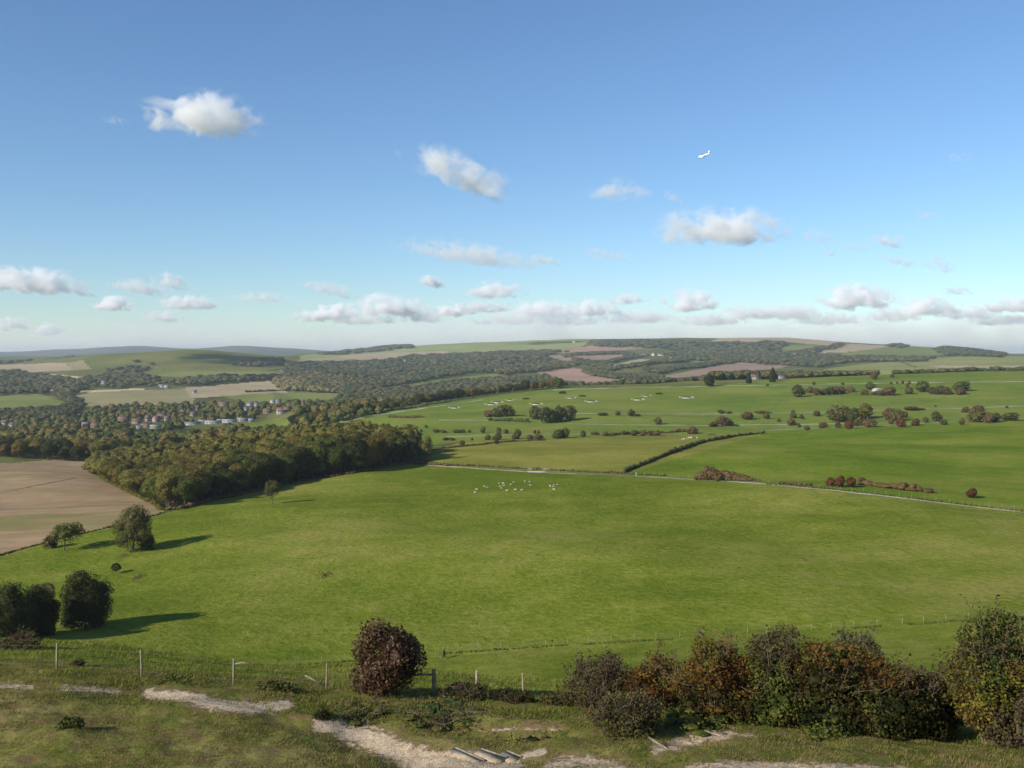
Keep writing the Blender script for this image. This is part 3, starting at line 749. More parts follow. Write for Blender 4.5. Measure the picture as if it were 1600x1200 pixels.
LM = {
 'grass_tuft': leaf_mat('rough_grass_leaves', [(0.062, 0.075, 0.014), (0.095, 0.108, 0.02), (0.13, 0.13, 0.03)], 0.5),
 'wood_olive': leaf_mat('olive_autumn_leaves', [(0.093, 0.088, 0.019), (0.146, 0.129, 0.030), (0.190, 0.160, 0.039)], 0.25),
 'wood_green': leaf_mat('green_leaves', [(0.048, 0.062, 0.013), (0.079, 0.095, 0.019), (0.112, 0.126, 0.028)], 0.25),
 'wood_rust': leaf_mat('rust_leaves', [(0.098, 0.076, 0.019), (0.140, 0.104, 0.025), (0.170, 0.122, 0.030)], 0.25),
 'wood_dark': leaf_mat('dark_leaves', [(0.022, 0.031, 0.009), (0.036, 0.044, 0.011), (0.053, 0.058, 0.015)], 0.25),
 'solitary': leaf_mat('thin_autumn_leaves', [(0.064, 0.066, 0.021), (0.101, 0.094, 0.029), (0.138, 0.119, 0.037)], 0.4),
 'brown_bush': leaf_mat('brown_bush_leaves', [(0.079, 0.057, 0.024), (0.130, 0.088, 0.037), (0.171, 0.112, 0.051)], 0.6),
 'rust_bush': leaf_mat('red_bush_leaves', [(0.075, 0.034, 0.014), (0.115, 0.047, 0.020), (0.15, 0.066, 0.026)], 0.6),
 'green_bush': leaf_mat('green_bush_leaves', [(0.048, 0.061, 0.018), (0.077, 0.090, 0.025), (0.110, 0.119, 0.035)], 0.5),
 'yellow_bush': leaf_mat('yellow_bush_leaves', [(0.09, 0.085, 0.016), (0.13, 0.12, 0.02), (0.165, 0.145, 0.028)], 0.5),
 'far_wood': leaf_mat('far_wood_leaves', [(0.046, 0.056, 0.022), (0.060, 0.069, 0.026), (0.074, 0.080, 0.030), (0.092, 0.088, 0.035), (0.112, 0.094, 0.038)], 0.012, 0.06, 0.10, 0.0, 0.12),
 'far_olive': leaf_mat('far_olive_leaves', [(0.094, 0.090, 0.035), (0.140, 0.122, 0.048), (0.175, 0.144, 0.060)], 0.012, 0.07, 0.10, 0.0, 0.12),
 'village': leaf_mat('village_tree_leaves', [(0.037, 0.052, 0.016), (0.064, 0.078, 0.022), (0.098, 0.108, 0.029), (0.144, 0.132, 0.034), (0.161, 0.098, 0.034)], 0.03, 0.085, 0.12, 0.0, 0.2),
 'conifer': leaf_mat('conifer_needles', [(0.016, 0.026, 0.012), (0.026, 0.038, 0.016), (0.04, 0.052, 0.02)], 0.3),
}
BARK = simple_mat('bark', (0.13, 0.105, 0.08), (0.07, 0.055, 0.042), 4.0, 0.9)
TWIG = simple_mat('twigs', (0.17, 0.125, 0.088), (0.095, 0.068, 0.048), 6.0, 0.9)

def leaf_quads(P, Nn, size, r, aspect=0.62, wild=0.75):
    n = len(P)
    Nn = Nn + wild * r.normal(size=(n, 3)); Nn /= np.linalg.norm(Nn, axis=1)[:, None] + 1e-9
    A = r.normal(size=(n, 3)); U = np.cross(Nn, A); U /= np.linalg.norm(U, axis=1)[:, None] + 1e-9
    V = np.cross(Nn, U)
    s = size * r.uniform(0.6, 1.35, n)[:, None]
    q = np.stack([P - U*s*.5, P + V*s*aspect*.5 - U*s*.05, P + U*s*.5 + Nn*s*.08, P - V*s*aspect*.5 - U*s*.05], 1)
    return q.reshape(-1, 3)

def lobed(r, R, H, z0, nl=14, bump=0.42, base=0.55, lift=0.0):
    """crown shape as a set of overlapping rounded masses"""
    c = z0 + (H - z0) * 0.5; rz = (H - z0) * 0.5
    lb = [(0, 0, c, R * 0.80, R * 0.80, rz * 0.86)]
    for i in range(nl):
        u = r.uniform(-0.75 + lift, 0.95); ph = r.uniform(0, 2 * math.pi) if nl < 6 else (i * 2.399 + r.uniform(-.4, .4))
        w = math.sqrt(max(0, 1 - u * u)); k = base + r.uniform(-0.08, 0.16)
        rr = R * bump * r.uniform(0.75, 1.25)
        lb.append((math.cos(ph) * w * R * k, math.sin(ph) * w * R * k, c + u * rz * (k + 0.05), rr, rr, rr * min(1.0, rz / R) * 0.9))
    return np.array(lb)

def crown_np(r, lb, n, size, core=0.78, wild=0.75, shell=(0.84, 1.08), aspect=0.62, floor=None):
    area = (lb[:, 3] * lb[:, 4] + lb[:, 3] * lb[:, 5] + lb[:, 4] * lb[:, 5]); pr = area / area.sum()
    P = []; D = []; got = 0
    while got < n:
        k = r.choice(len(lb), size=n, p=pr)
        d = r.normal(size=(n, 3)); d /= np.linalg.norm(d, axis=1)[:, None]
        p = lb[k, :3] + d * lb[k, 3:] * r.uniform(*shell, n)[:, None]
        q = np.linalg.norm((p[:, None, :] - lb[None, :, :3]) / lb[None, :, 3:], axis=2)
        q[np.arange(n), k] = 9
        ok = q.min(1) > 0.80
        if floor is not None: ok &= p[:, 2] > floor
        P.append(p[ok]); D.append(d[ok]); got += ok.sum()
    P = np.concatenate(P)[:n]; D = np.concatenate(D)[:n]
    v = leaf_quads(P, D, size, r, aspect, wild)
    f = np.arange(len(v)).reshape(-1, 4)
    mb = MB(); mb.add(v, f)
    if core:
        for l in lb:
            e = l[3:] * core
            zc = l[2]
            if floor is not None and zc - e[2] < floor:
                zc = max(zc, floor + e[2] * 0.3)
            mb.ell((l[0], l[1], zc), e, 7, 5)
    return mb

def trunk_mb(r, H, R, rad, limbs=5, lean=0.0):
    mb = MB(); top = np.array([lean, 0, H * 0.62])
    mb.tube([(0, 0, -0.5), (0, 0, 0.3), (lean * .3, 0, H * 0.25), top], [rad * 1.25, rad, rad * 0.75, rad * 0.35], 7)
    for i in range(limbs):
        a = i * 2.4 + r.uniform(0, .6); z = H * r.uniform(0.18, 0.4); k = R * r.uniform(0.45, 0.7)
        mb.tube([(lean * .3, 0, z), (math.cos(a) * k * .5, math.sin(a) * k * .5, z + H * .14), (math.cos(a) * k, math.sin(a) * k, z + H * .3)], [rad * .45, rad * .3, rad * .12], 5)
    return mb

def set_mat(o, m):
    o.material_slots[0].link = 'OBJECT'; o.material_slots[0].material = m

def crown_mesh(seed, R, H, z0, n, size, nl=14, **kw):
    r = np.random.default_rng(seed)
    return crown_np(r, lobed(r, R, H, z0, nl), n, size, **kw).mesh('crown', LM['wood_green'])

# prototypes, all 10 m high
PROTO = []
for s in range(7):
    r = np.random.default_rng(100 + s)
    R = (3.4, 3.8, 3.0, 3.6, 4.2, 3.2, 3.9)[s]
    PROTO.append((crown_mesh(s, R, 10, 0.9, 2400, 0.44, 12, core=0.86, wild=0.5, shell=(0.90, 1.06)), trunk_mb(r, 10, R, 0.22).mesh('trunk', BARK)))

def tree(name, place, H, W, proto, mat, label, group=None, rz=None, cat='tree'):
    """W: width against height 10 of the prototype"""
    root = empty(name, place, random.uniform(0, 6.28) if rz is None else rz)
    cm, tm = PROTO[proto]
    root.scale = (W, W, H / 10.0)
    c = link('crown', cm, root); set_mat(c, LM[mat]); t = link('trunk', tm, root)
    return tag(root, label, cat, group)

def ordw(i):
    a = 'first second third fourth fifth sixth seventh eighth ninth tenth eleventh twelfth thirteenth fourteenth fifteenth sixteenth seventeenth eighteenth nineteenth twentieth'.split()
    if i < 20: return a[i]
    tens = {2: 'twent', 3: 'thirt', 4: 'fort', 5: 'fift', 6: 'sixt'}[(i + 1) // 10]
    u = (i + 1) % 10
    return tens + ('ieth' if u == 0 else 'y-' + a[u - 1])

# ------------------------------------------------------------------ the dense wood
def project(p):
    p = np.asarray(p, float)
    return CX + F * p[..., 0] / p[..., 1], HY - F * p[..., 2] / p[..., 1]

wp = WOODY[0][3]
pts = []
for yy in np.arange(388, 700, 7.6):
    for xx in np.arange(-285, -35, 8.2):
        x = xx + random.uniform(-2.3, 2.3) + (4.1 if int(yy / 7.6) % 2 else 0); y = yy + random.uniform(-2.2, 2.2)
        pts.append((x, y))
pts = np.array(pts); pz = ground(pts[:, 0], pts[:, 1])
wx, wy = project(np.stack([pts[:, 0], pts[:, 1], pz], 1))
sel = inpoly(wx, wy, wp)
P = np.stack([pts[sel, 0], pts[sel, 1], pz[sel]], 1); wx, wy = wx[sel], wy[sel]
# front row of the meadow edge first
edge = np.array([(262, 803), (330, 783), (400, 768), (500, 747), (570, 737), (642, 722)], float)
edge_y = np.interp(wx, edge[:, 0], edge[:, 1])
front = edge_y - wy < 6.5
order = np.argsort(P[:, 1] + 0 * wx)
REST = []; PLAN = []
for i in order:
    H = float(np.interp(wx[i], [140, 250, 330, 480, 560, 660], [11.0, 12.5, 14.0, 17.0, 18.0, 16.0])) * random.uniform(0.8, 1.16)
    W = random.uniform(1.35, 2.05) * (1.15 if wx[i] > 450 else 1.0)
    side = wx[i] > 560
    u = random.random()
    if front[i]: mat = 'wood_dark' if u < .45 else 'wood_green' if u < .8 else 'wood_rust'  # front row leaves run darker, its shade put into the colour
    elif side: mat = 'wood_dark' if u < .25 else 'wood_olive' if u < .7 else 'wood_rust'
    elif wy[i] < 722 and wx[i] > 380: mat = 'wood_rust' if u < .5 else 'wood_olive'
    else: mat = 'wood_olive' if u < .6 else 'wood_green' if u < .85 else 'wood_rust'
    if len(PLAN) < 215: PLAN.append((wx[i], i, H, W, mat))
    else: REST.append((P[i], H, W, mat))
WORD = {'wood_dark': 'dark green', 'wood_green': 'mid green', 'wood_rust': 'rust brown', 'wood_olive': 'olive'}
CNT = {}
for (x_, i, H, W, mat) in sorted(PLAN):
    word = WORD[mat]
    if front[i]:
        n_ = CNT.get(mat, 0); CNT[mat] = n_ + 1
        lab = f'{ordw(n_)} {word} tree from the left in the shaded front row of the dense wood'; grp = 'trees of the front row of the dense wood'
    else:
        third = 'left third' if x_ < 290 else 'middle third' if x_ < 450 else 'right third'
        dep = 'near the front' if edge_y[i] - wy[i] < 22 else 'well behind the front'
        lab = f'{word} tree in the {third} of the dense wood canopy, {dep}'; grp = f'{word} trees, {third} of the dense wood, {dep}'
    tree('broadleaf_tree', P[i], H, W, random.randrange(7), mat, lab, grp)

# ------------------------------------------------------------------ masses of trees farther off
def tile(protos, P, H, W, r):
    """many plants joined into one mesh"""
    mb_v = []; quads_ = []; tris = []; off = 0
    for k, (v, q, t) in enumerate(protos):
        s = np.nonzero(np.arange(len(P)) % len(protos) == k)[0]
        if not len(s): continue
        a = r.uniform(0, 2 * math.pi, len(s)); c, sn = np.cos(a), np.sin(a)
        x = v[None, :, 0] * c[:, None] - v[None, :, 1] * sn[:, None]; y = v[None, :, 0] * sn[:, None] + v[None, :, 1] * c[:, None]
        X = np.stack([x * W[s, None] + P[s, 0:1], y * W[s, None] + P[s, 1:2], v[None, :, 2] * H[s, None] + P[s, 2:3]], 2)
        o = off + np.arange(len(s))[:, None, None] * len(v)
        if len(q): quads_.append((q[None] + o).reshape(-1, 4))
        if len(t): tris.append((t[None] + o).reshape(-1, 3))
        mb_v.append(X.reshape(-1, 3)); off += len(s) * len(v)
    return np.concatenate(mb_v), [np.concatenate(x) for x in (quads_, tris) if x]

def low_protos(n, size, core_l, k=4, seed=50, R=0.42, z0=0.05, nl=6):
    res = []
    for s in range(k):
        r = np.random.default_rng(seed + s)
        lb = lobed(r, R, 1.0, z0, nl, 0.5)
        mb = crown_np(r, lb, n, size, core=0, wild=0.28, shell=(0.88, 1.04))
        for l in lb[:core_l]: mb.ell(l[:3], l[3:] * 0.92, 7, 5)
        res.append((np.concatenate(mb.v), np.concatenate(mb.q), np.concatenate(mb.t) if mb.t else np.zeros((0, 3), int)))
    return res
MID = low_protos(100, 0.15, 7)
FAR = low_protos(9, 0.30, 5, seed=70, nl=5)
BUSHY = low_protos(60, 0.26, 4, seed=90, R=0.55, z0=-0.2, nl=5)

def scatter(poly, dlo, dhi, sx, sy, ch, seed, keep=1.0):
    """places under a canopy outline as seen; sx, sy spacing per metre of distance"""
    r = np.random.default_rng(seed); poly = np.asarray(poly, float)
    x0, x1 = poly[:, 0].min() - 2, poly[:, 0].max() + 2
    res = []; d = dlo
    while d < dhi:
        step = sx(d); X = np.arange((x0 - CX) / F * d, (x1 - CX) / F * d, step)
        X = X + r.uniform(-.45, .45, len(X)) * step
        Y = d + r.uniform(-.5, .5, len(X)) * sy(d)
        res.append(np.stack([X, Y], 1)); d += sy(d)
    A = np.concatenate(res); Z = ground(A[:, 0], A[:, 1])
    px = CX + F * A[:, 0] / A[:, 1]; py = HY - F * (Z + ch) / A[:, 1]
    px = px + 3.0 * vnoise(A[:, 0] / 40, A[:, 1] / 40, seed); py = py + 1.0 * vnoise(A[:, 0] / 50, A[:, 1] / 30, seed + 1)
    s = inpoly(px, py, poly) & (r.random(len(A)) < keep)
    return np.stack([A[s, 0], A[s, 1], Z[s]], 1)

# houses first, so that no mass of trees hides them
exec_houses = []
HOUSE_AT = []   # (px, row, depth)
# ------------------------------------------------------------------ houses
WALLS = {'white': simple_mat('white_render', (0.42, 0.39, 0.35), (0.33, 0.305, 0.27), 0.5), 'cream': simple_mat('cream_render', (0.46, 0.40, 0.31), (0.38, 0.33, 0.25), 0.5),
         'brick': simple_mat('red_brick', (0.30, 0.15, 0.10), (0.22, 0.11, 0.075), 0.8), 'pink': simple_mat('pinkish_render', (0.33, 0.24, 0.20), (0.26, 0.19, 0.16), 0.5),
         'grey': simple_mat('grey_boards', (0.40, 0.40, 0.40), (0.32, 0.32, 0.33), 0.5)}
ROOFS = {'red': simple_mat('red_tiles', (0.18, 0.095, 0.07), (0.125, 0.07, 0.052), 0.9, 0.8, bump=0.3), 'brown': simple_mat('brown_tiles', (0.17, 0.10, 0.075), (0.12, 0.075, 0.06), 0.9, 0.8, bump=0.3),
         'slate': simple_mat('slate', (0.16, 0.165, 0.18), (0.11, 0.115, 0.13), 0.9, 0.6, bump=0.3), 'pale': simple_mat('pale_sheeting', (0.30, 0.30, 0.30), (0.22, 0.22, 0.23), 0.3, 0.5)}
GLASS = simple_mat('window_glass', (0.05, 0.06, 0.075), (0.03, 0.035, 0.045), 0.5, 0.08)
DOOR = simple_mat('door_paint', (0.12, 0.10, 0.08), (0.08, 0.07, 0.06), 0.5, 0.5)

def house(px, py, w, dp, hw, hr, rz, wall, roof, label, group='houses of the village', dlo=1000, dhi=6000, chim=1, name='house', cat='house', nwin=3, storeys=2):
    if roof == 'red' and (int(px) * 7) % 5 < 3: roof = 'brown'
    q = at(px, py, dlo, dhi); w *= .9; dp *= .9; hw *= .92; hr *= .92
    root = empty(name, (q[0], q[1], q[2] - 0.3), rz)
    mb = MB()
    x, y = w / 2, dp / 2
    mb.add([[-x,-y,0],[x,-y,0],[x,y,0],[-x,y,0],[-x,-y,hw],[x,-y,hw],[x,y,hw],[-x,y,hw],[-x,0,hw+hr],[x,0,hw+hr]],
           [[0,1,5,4],[2,3,7,6]], [[1,2,6],[1,6,5],[5,6,9],[3,0,4],[3,4,7],[4,8,7]])
    mb.build('wall', WALLS[wall], root)
    rb = MB(); o = 0.45; t = 0.25; sl = hr / y
    for s in (-1, 1):
        a = np.array([[-x-o, s*(y+o), hw - o*sl + .05], [x+o, s*(y+o), hw - o*sl + .05], [x+o, 0, hw+hr+.05], [-x-o, 0, hw+hr+.05]])
        v = np.vstack([a, a + [0, 0, t]])
        rb.add(v, [[3,2,1,0],[4,5,6,7],[0,1,5,4],[1,2,6,5],[2,3,7,6],[3,0,4,7]])
    ro = rb.build('roof', ROOFS[roof], root)
    for i in range(chim):
        MB().box(((-1)**i * x * 0.62, 0, hw + hr + 0.6), (0.9, 0.9, 1.9)).build('chimney', WALLS['brick'], ro)
    wm = None
    for st in range(storeys):
        for i in range(nwin):
            if st == 0 and i == nwin // 2 and nwin > 1: continue
            if wm is None:
                wm = MB().box((0, 0, 0), (1.5, 0.14, 1.25)).mesh('window', GLASS)
            link('window', wm, root, ((i + .5) / nwin * w - x, -y - 0.03, 1.5 + st * 2.6))
    if nwin > 1: MB().box((0.5 / nwin * w * 0, -y - 0.03, 1.15), (1.1, 0.14, 2.1)).build('door', DOOR, root)
    HOUSE_AT.append((px, py, q[1], w))
    return tag(root, label, cat, group)

V = 'houses of the village'
house(8, 664, 10, 7, 4.5, 3.2, .3, 'white', 'brown', 'white house at the left edge of the village among dark trees', V)
house(20, 667, 9, 7, 4.2, 3, -.4, 'pink', 'red', 'small pinkish house right of the white one at the left edge', V)
house(134, 668, 12, 8, 4.8, 3.4, .9, 'brick', 'slate', 'brick house with a slate roof left of another brick house', V)
house(149, 669, 11, 8, 4.2, 4.0, .1, 'brick', 'red', 'red brick house with a tiled roof nearest the left of the village', V)
house(193, 659, 17, 8, 4.6, 3.6, .05, 'brick', 'red', 'long tiled brick terrace left of the village centre', V, nwin=6, chim=2)
house(214, 662, 13, 9, 4.0, 4.4, -.1, 'pink', 'red', 'broad tiled roof in the middle of the village', V)
house(231, 658, 7, 11, 5.5, 4.2, .15, 'white', 'red', 'white gabled house between two tiled roofs', V)
house(244, 659, 9, 9, 5.0, 4.2, .8, 'pink', 'red', 'pinkish gabled house right of the white gabled one', V)
house(253, 654, 14, 8, 4.8, 3.8, -.15, 'brick', 'red', 'brick house standing behind the pinkish gabled one', V)
house(261, 658, 9, 8, 4.6, 3.8, .5, 'white', 'red', 'small white house with a tiled roof at the right of the village centre', V)
house(217, 671, 9, 8, 3.4, 2.0, .1, 'white', 'pale', 'low white flat looking building in front of the village centre', V, chim=0, storeys=1)
house(229, 668, 15, 8, 3.8, 2.6, .05, 'pink', 'brown', 'long pinkish building in front of the village centre', V, nwin=5, storeys=1)
house(243, 669, 14, 8, 3.4, 1.8, .1, 'white', 'pale', 'long low white building right of the pinkish one', V, chim=0, nwin=5, storeys=1)
house(286, 648, 9, 8, 5, 3.6, .4, 'brick', 'red', 'brick house half hidden behind the pale sheds', V)
house(302, 651, 8, 8, 5, 3.6, -.3, 'pink', 'brown', 'brown roofed house above the pale sheds', V)
house(308, 641, 9, 8, 5, 3.8, .2, 'pink', 'red', 'house uphill behind the brown roofed one', V)
house(350, 635, 18, 9, 5, 4, .1, 'pink', 'brown', 'long pinkish house on the upper side of the village', V, nwin=6, chim=2)
house(391, 634, 13, 8, 4.6, 3, .1, 'white', 'slate', 'white house with a slate roof on the upper side of the village', V)
house(401, 635, 8, 8, 4.6, 3, .1, 'white', 'slate', 'small white house right of the slate roofed one', V)
house(385, 643, 6, 7, 5, 2.8, .1, 'white', 'slate', 'narrow white house below the two slate roofed ones', V, nwin=1)
house(427, 631, 9, 8, 5, 3.6, .6, 'white', 'slate', 'white gabled house high up on the right of the village', V)
house(435, 630, 9, 8, 5, 3, 0, 'pink', 'slate', 'pinkish house beside the white gabled one high on the right', V)
house(418, 646, 13, 8, 4, 4, 0, 'brick', 'red', 'brick house left of the big white house', V)
house(440, 647, 14, 9, 5.5, 4.5, .35, 'white', 'red', 'big white house at the right end of the village', V, nwin=4)
house(449, 644, 9, 8, 4.5, 4, .1, 'brick', 'red', 'brick house just behind the big white house', V)
house(473, 631, 7, 7, 5, 3, .1, 'pink', 'red', 'pinkish house among the trees right of the village', V)
house(593, 631, 9, 8, 5, 3.5, .4, 'cream', 'brown', 'cream house behind the tree belt, left one of two', 'houses behind the tree belt', 1100)
house(601, 633, 11, 8, 4.8, 3.4, .1, 'cream', 'slate', 'cream house behind the tree belt, right one of two', 'houses behind the tree belt', 1100)
S = 'long pale sheds at the edge of the village'
for (px, py, w, lab, wl_, rf) in [(300, 664, 24, 'leftmost long grey shed below the village', 'grey', 'slate'), (317, 661, 11, 'short white shed right of the long grey one', 'white', 'pale'),
                                  (333, 662, 22, 'long white shed in the middle of the row', 'white', 'pale'), (345, 660, 10, 'short pale shed standing taller in the row', 'white', 'pale'),
                                  (359, 660, 20, 'long pale shed second from the right of the row', 'grey', 'pale'), (379, 658, 14, 'white open fronted shed on the right of the row', 'white', 'pale'),
                                  (393, 659, 7, 'little white hut at the right end of the sheds', 'white', 'pale')]:
    house(px, py, w, 8, 3.4, 1.5, .06, wl_, rf, lab, S, chim=0, name='shed', cat='shed', nwin=4, storeys=1)
O = 'lone buildings across the valley'
house(163, 600, 14, 9, 5, 4, .3, 'white', 'slate', 'white farmhouse in a clearing left of the village, far behind', O, 1900)
house(254, 605, 18, 9, 4.5, 3, .1, 'white', 'slate', 'white long house at the end of the straw strip', O, 1900)
house(261, 606, 12, 9, 4.5, 3, .1, 'white', 'pale', 'white barn right of the long house by the straw strip', O, 1900)
house(85, 612, 20, 8, 3, 2, .1, 'white', 'pale', 'low white barn far behind on the left', O, 1700, chim=0, storeys=1)
house(304, 614, 9, 8, 4, 3, .4, 'white', 'slate', 'tiny white cottage at the corner of the tan field', O, 1700)
house(776, 581, 10, 9, 5, 4, .3, 'white', 'brown', 'white cottage at the end of the green slip in the woods', O, 2000)
house(633, 567, 9, 9, 11, 4, .3, 'cream', 'brown', 'pale tower like house rising out of the central wood', O, 2600, storeys=3, nwin=2)
house(1008, 557, 30, 14, 6, 5, .1, 'pink', 'slate', 'long farm building on the left of the hillside farm', 'buildings of the hillside farm', 3000, nwin=6)
house(1022, 556, 22, 14, 7, 6, .9, 'cream', 'slate', 'middle gabled barn of the hillside farm', 'buildings of the hillside farm', 3000)
house(1034, 556, 36, 14, 6, 5, .05, 'cream', 'brown', 'long pale barn on the right of the hillside farm', 'buildings of the hillside farm', 3000, nwin=6)
house(1050, 561, 16, 12, 5, 4, .3, 'cream', 'brown', 'small cottage just right of and below the hillside farm', 'buildings of the hillside farm', 3000)
house(1243, 556, 14, 12, 8, 4, .2, 'white', 'slate', 'bright white cottage in the woods on the right', O, 2600)
house(1180, 591, 14, 8, 4, 4, .1, 'cream', 'red', 'tile roofed house half hidden behind the conifer', O, 1250, 1700)
house(1222, 590.5, 10, 7, 3, 2, .1, 'grey', 'slate', 'dark barn right of the pointed conifer', O, 1250, 1700, chim=0, storeys=1)
house(898, 535.5, 26, 12, 7, 4, .1, 'white', 'pale', 'tiny white building high on the pale green down', O, 4200)
HA = np.array([(h[0], h[1], h[2], h[3]) for h in HOUSE_AT])

def clear_of_houses(P, H, W):
    px, py = project(P); top = HY - F * (P[:, 2] + H) / P[:, 1]
    ok = np.ones(len(P), bool)
    for (hx, hy, hd, hw) in HA:
        half = hw / hd * F * 0.42 + W * 0.32 / P[:, 1] * F
        ok &= ~((np.abs(px - hx) < half) & (P[:, 1] < hd + 4) & (top < hy - 3.6) & (P[:, 1] > hd * 0.6))
        ok &= ~((np.abs(px - hx) < half * 1.2) & (np.abs(P[:, 1] - hd) < 12))
    return ok

# ------------------------------------------------------------------ village trees: the larger ones one by one
VP = [(-40, 660), (60, 653), (120, 651), (150, 638), (230, 632), (300, 631), (345, 628), (430, 630), (540, 628), (575, 628), (610, 636), (560, 648), (480, 666), (440, 655), (350, 657), (290, 664), (250, 672), (150, 680), (-40, 690)]
A = scatter(VP, 950, 1950, lambda d: 12.0, lambda d: 22.0, 6.0, 11)
A2 = scatter([(-40, 680), (150, 674), (230, 676), (340, 668), (420, 676), (510, 668), (560, 672), (300, 690), (150, 708), (-40, 722)], 700, 1080, lambda d: 9.0, lambda d: 14.0, 6.0, 12)
vh = np.random.default_rng(5)
A = np.concatenate([A, A2]); A = A[np.argsort(A[:, 1])]
hh = vh.uniform(8.5, 14.5, len(A)); ww = hh * vh.uniform(0.95, 1.3, len(A))
# the green strip between wood and village stays open
gx, gy = project(A)
ok = clear_of_houses(A, hh, ww) & ~inpoly(gx, gy, [(185, 692), (260, 678), (350, 666), (440, 655), (520, 650), (505, 662), (395, 676), (300, 691)])
A, hh, ww = A[ok], hh[ok], ww[ok]
vn = min(len(A), 75)
VC = {}
for i in np.argsort(project(A[:vn])[0]):
    mat = random.choice(['wood_green', 'wood_dark', 'wood_dark', 'wood_olive', 'wood_rust'])
    word = {'wood_dark': 'dark green', 'wood_green': 'mid green', 'wood_rust': 'rust brown', 'wood_olive': 'olive'}[mat]
    tree('broadleaf_tree', A[i], hh[i], ww[i] / 8.5, random.randrange(7), mat, f'{ordw(VC.get(mat, 0))} {word} tree from the left between the dense wood and the village', 'trees between the wood and the village')
    VC[mat] = VC.get(mat, 0) + 1
v, f = tile(MID, A[vn:], hh[vn:], ww[vn:], vh)
tag(link('village_trees', mesh_np('village_trees', v, f, (LM['village'],))), 'mass of dark trees in and around the village', kind='stuff')
if REST:
    RP = np.array([p[0] for p in REST]); RH = np.array([p[1] for p in REST]); RW = np.array([p[2] for p in REST]) * 7.6
    mats_r = [p[3] for p in REST]
    v, f = tile(MID, RP, RH, RW, vh)
    tag(link('wood_interior', mesh_np('wood_interior', v, f, (LM['wood_olive'],))), 'far canopy of the dense wood behind its nearer trees', kind='stuff')

def wood(name, label, poly, dlo, dhi, h=12.0, sx=0.0056, sy=0.013, mat='far_wood', seed=1, protos=None, keep=1.0, flat=1.3):
    P = scatter(poly, dlo, dhi, lambda d: max(8.0, d * sx), lambda d: max(12.0, d * sy), h * 0.55, seed, keep)
    if not len(P): return
    r = np.random.default_rng(seed)
    H = h * r.uniform(0.85, 1.18, len(P)); W = np.maximum(8.0, P[:, 1] * sx) * r.uniform(1.6, 2.3, len(P))
    ok = clear_of_houses(P, H, W)
    v, f = tile(protos or FAR, P[ok], H[ok], W[ok], r)
    return tag(link(name, mesh_np(name, v, f, (LM[mat],))), label, kind='stuff')

wood('far_wood', 'large dark wood across the middle of the valley', [(440, 575), (452, 567), (520, 565), (600, 562), (640, 555), (700, 553), (800, 548), (850, 547), (905, 547), (870, 549), (850, 556), (880, 565), (905, 569), (890, 573), (835, 578), (790, 583), (745, 578), (700, 586), (640, 596), (590, 606), (540, 612), (500, 606), (470, 590), (445, 583)], 1950, 5600, 13, seed=2, flat=1)
wood('far_wood', 'olive brown copse on the left flank of the large dark wood', [(425, 596), (432, 584), (450, 578), (500, 582), (540, 590), (555, 604), (530, 610), (470, 608), (440, 605)], 1950, 3000, 12, mat='far_olive', seed=3, sx=.0046, sy=.009)
wood('far_wood', 'dark belt of wood in the valley just beyond the gallops', [(530, 612), (560, 608), (650, 604), (720, 594), (790, 590), (835, 583), (880, 595), (925, 603), (905, 608), (860, 612), (700, 634), (620, 648), (560, 640), (530, 625)], 1500, 2500, 13, seed=4, sx=.0058, sy=.010)
wood('far_wood', 'mixed trees in the valley between the domed ploughed field and the conifer', [(905, 607), (925, 603), (985, 594), (1040, 591), (1100, 589), (1180, 583), (1250, 575), (1262, 580), (1210, 592), (1120, 602), (1000, 606)], 1450, 2500, 10, seed=5)
wood('far_wood', 'dark hanger wood along the central skyline', [(925, 535), (960, 531.5), (1000, 531), (1060, 532.5), (1110, 535), (1180, 534), (1215, 532), (1228, 538), (1205, 548), (1190, 556), (1130, 558), (1060, 545), (1000, 541), (930, 538)], 2800, 6300, 14, seed=6)
wood('far_wood', 'wood around and right of the hillside farm', [(1038, 556), (1062, 546), (1095, 555), (1130, 552), (1200, 548), (1250, 549), (1300, 556), (1380, 555), (1460, 558), (1440, 563), (1330, 562), (1280, 572), (1190, 566), (1130, 562), (1085, 561), (1050, 566)], 2400, 4800, 12, seed=7)
wood('far_wood', 'finger of wood reaching up between green and tan fields on the right', [(1225, 551), (1260, 545), (1305, 536), (1322, 536), (1300, 545), (1260, 553)], 3000, 5800, 12, seed=8)
wood('far_wood', 'rounded dark copse on the right of the skyline', [(1462, 546), (1478, 540), (1510, 539), (1540, 543), (1568, 549), (1568, 555), (1480, 553)], 3200, 5600, 15, seed=9)
wood('far_wood', 'thin wood strip on the skyline above the green down', [(1380, 541), (1400, 537), (1418, 539), (1416, 542)], 4200, 5800, 12, seed=10)
wood('far_wood', 'dark rust flecked wood at the left edge', [(-60, 578), (20, 577), (50, 583), (110, 590), (132, 600), (120, 612), (40, 612), (-60, 614)], 1750, 2900, 13, seed=11)
wood('far_wood', 'trees around the white farmhouse left of the village', [(125, 590), (170, 582), (225, 584), (262, 594), (290, 597), (270, 602), (215, 602), (130, 605), (118, 602)], 1850, 2900, 11, seed=12, keep=.5)
wood('far_wood', 'dark belt of trees above the tan field', [(275, 595), (300, 590), (360, 586), (425, 585), (432, 589), (360, 593), (300, 599)], 1950, 2900, 14, seed=13)
wood('far_wood', 'scrubby wood on the flank of the rounded green hill', [(165, 579), (190, 570), (215, 562), (240, 566), (235, 577), (200, 582)], 2500, 3500, 10, seed=14, keep=.5)
wood('far_wood', 'small dark wood at the right foot of the rounded green hill', [(365, 568), (385, 562), (420, 558), (442, 560), (440, 568), (400, 570)], 2900, 4300, 13, seed=15)
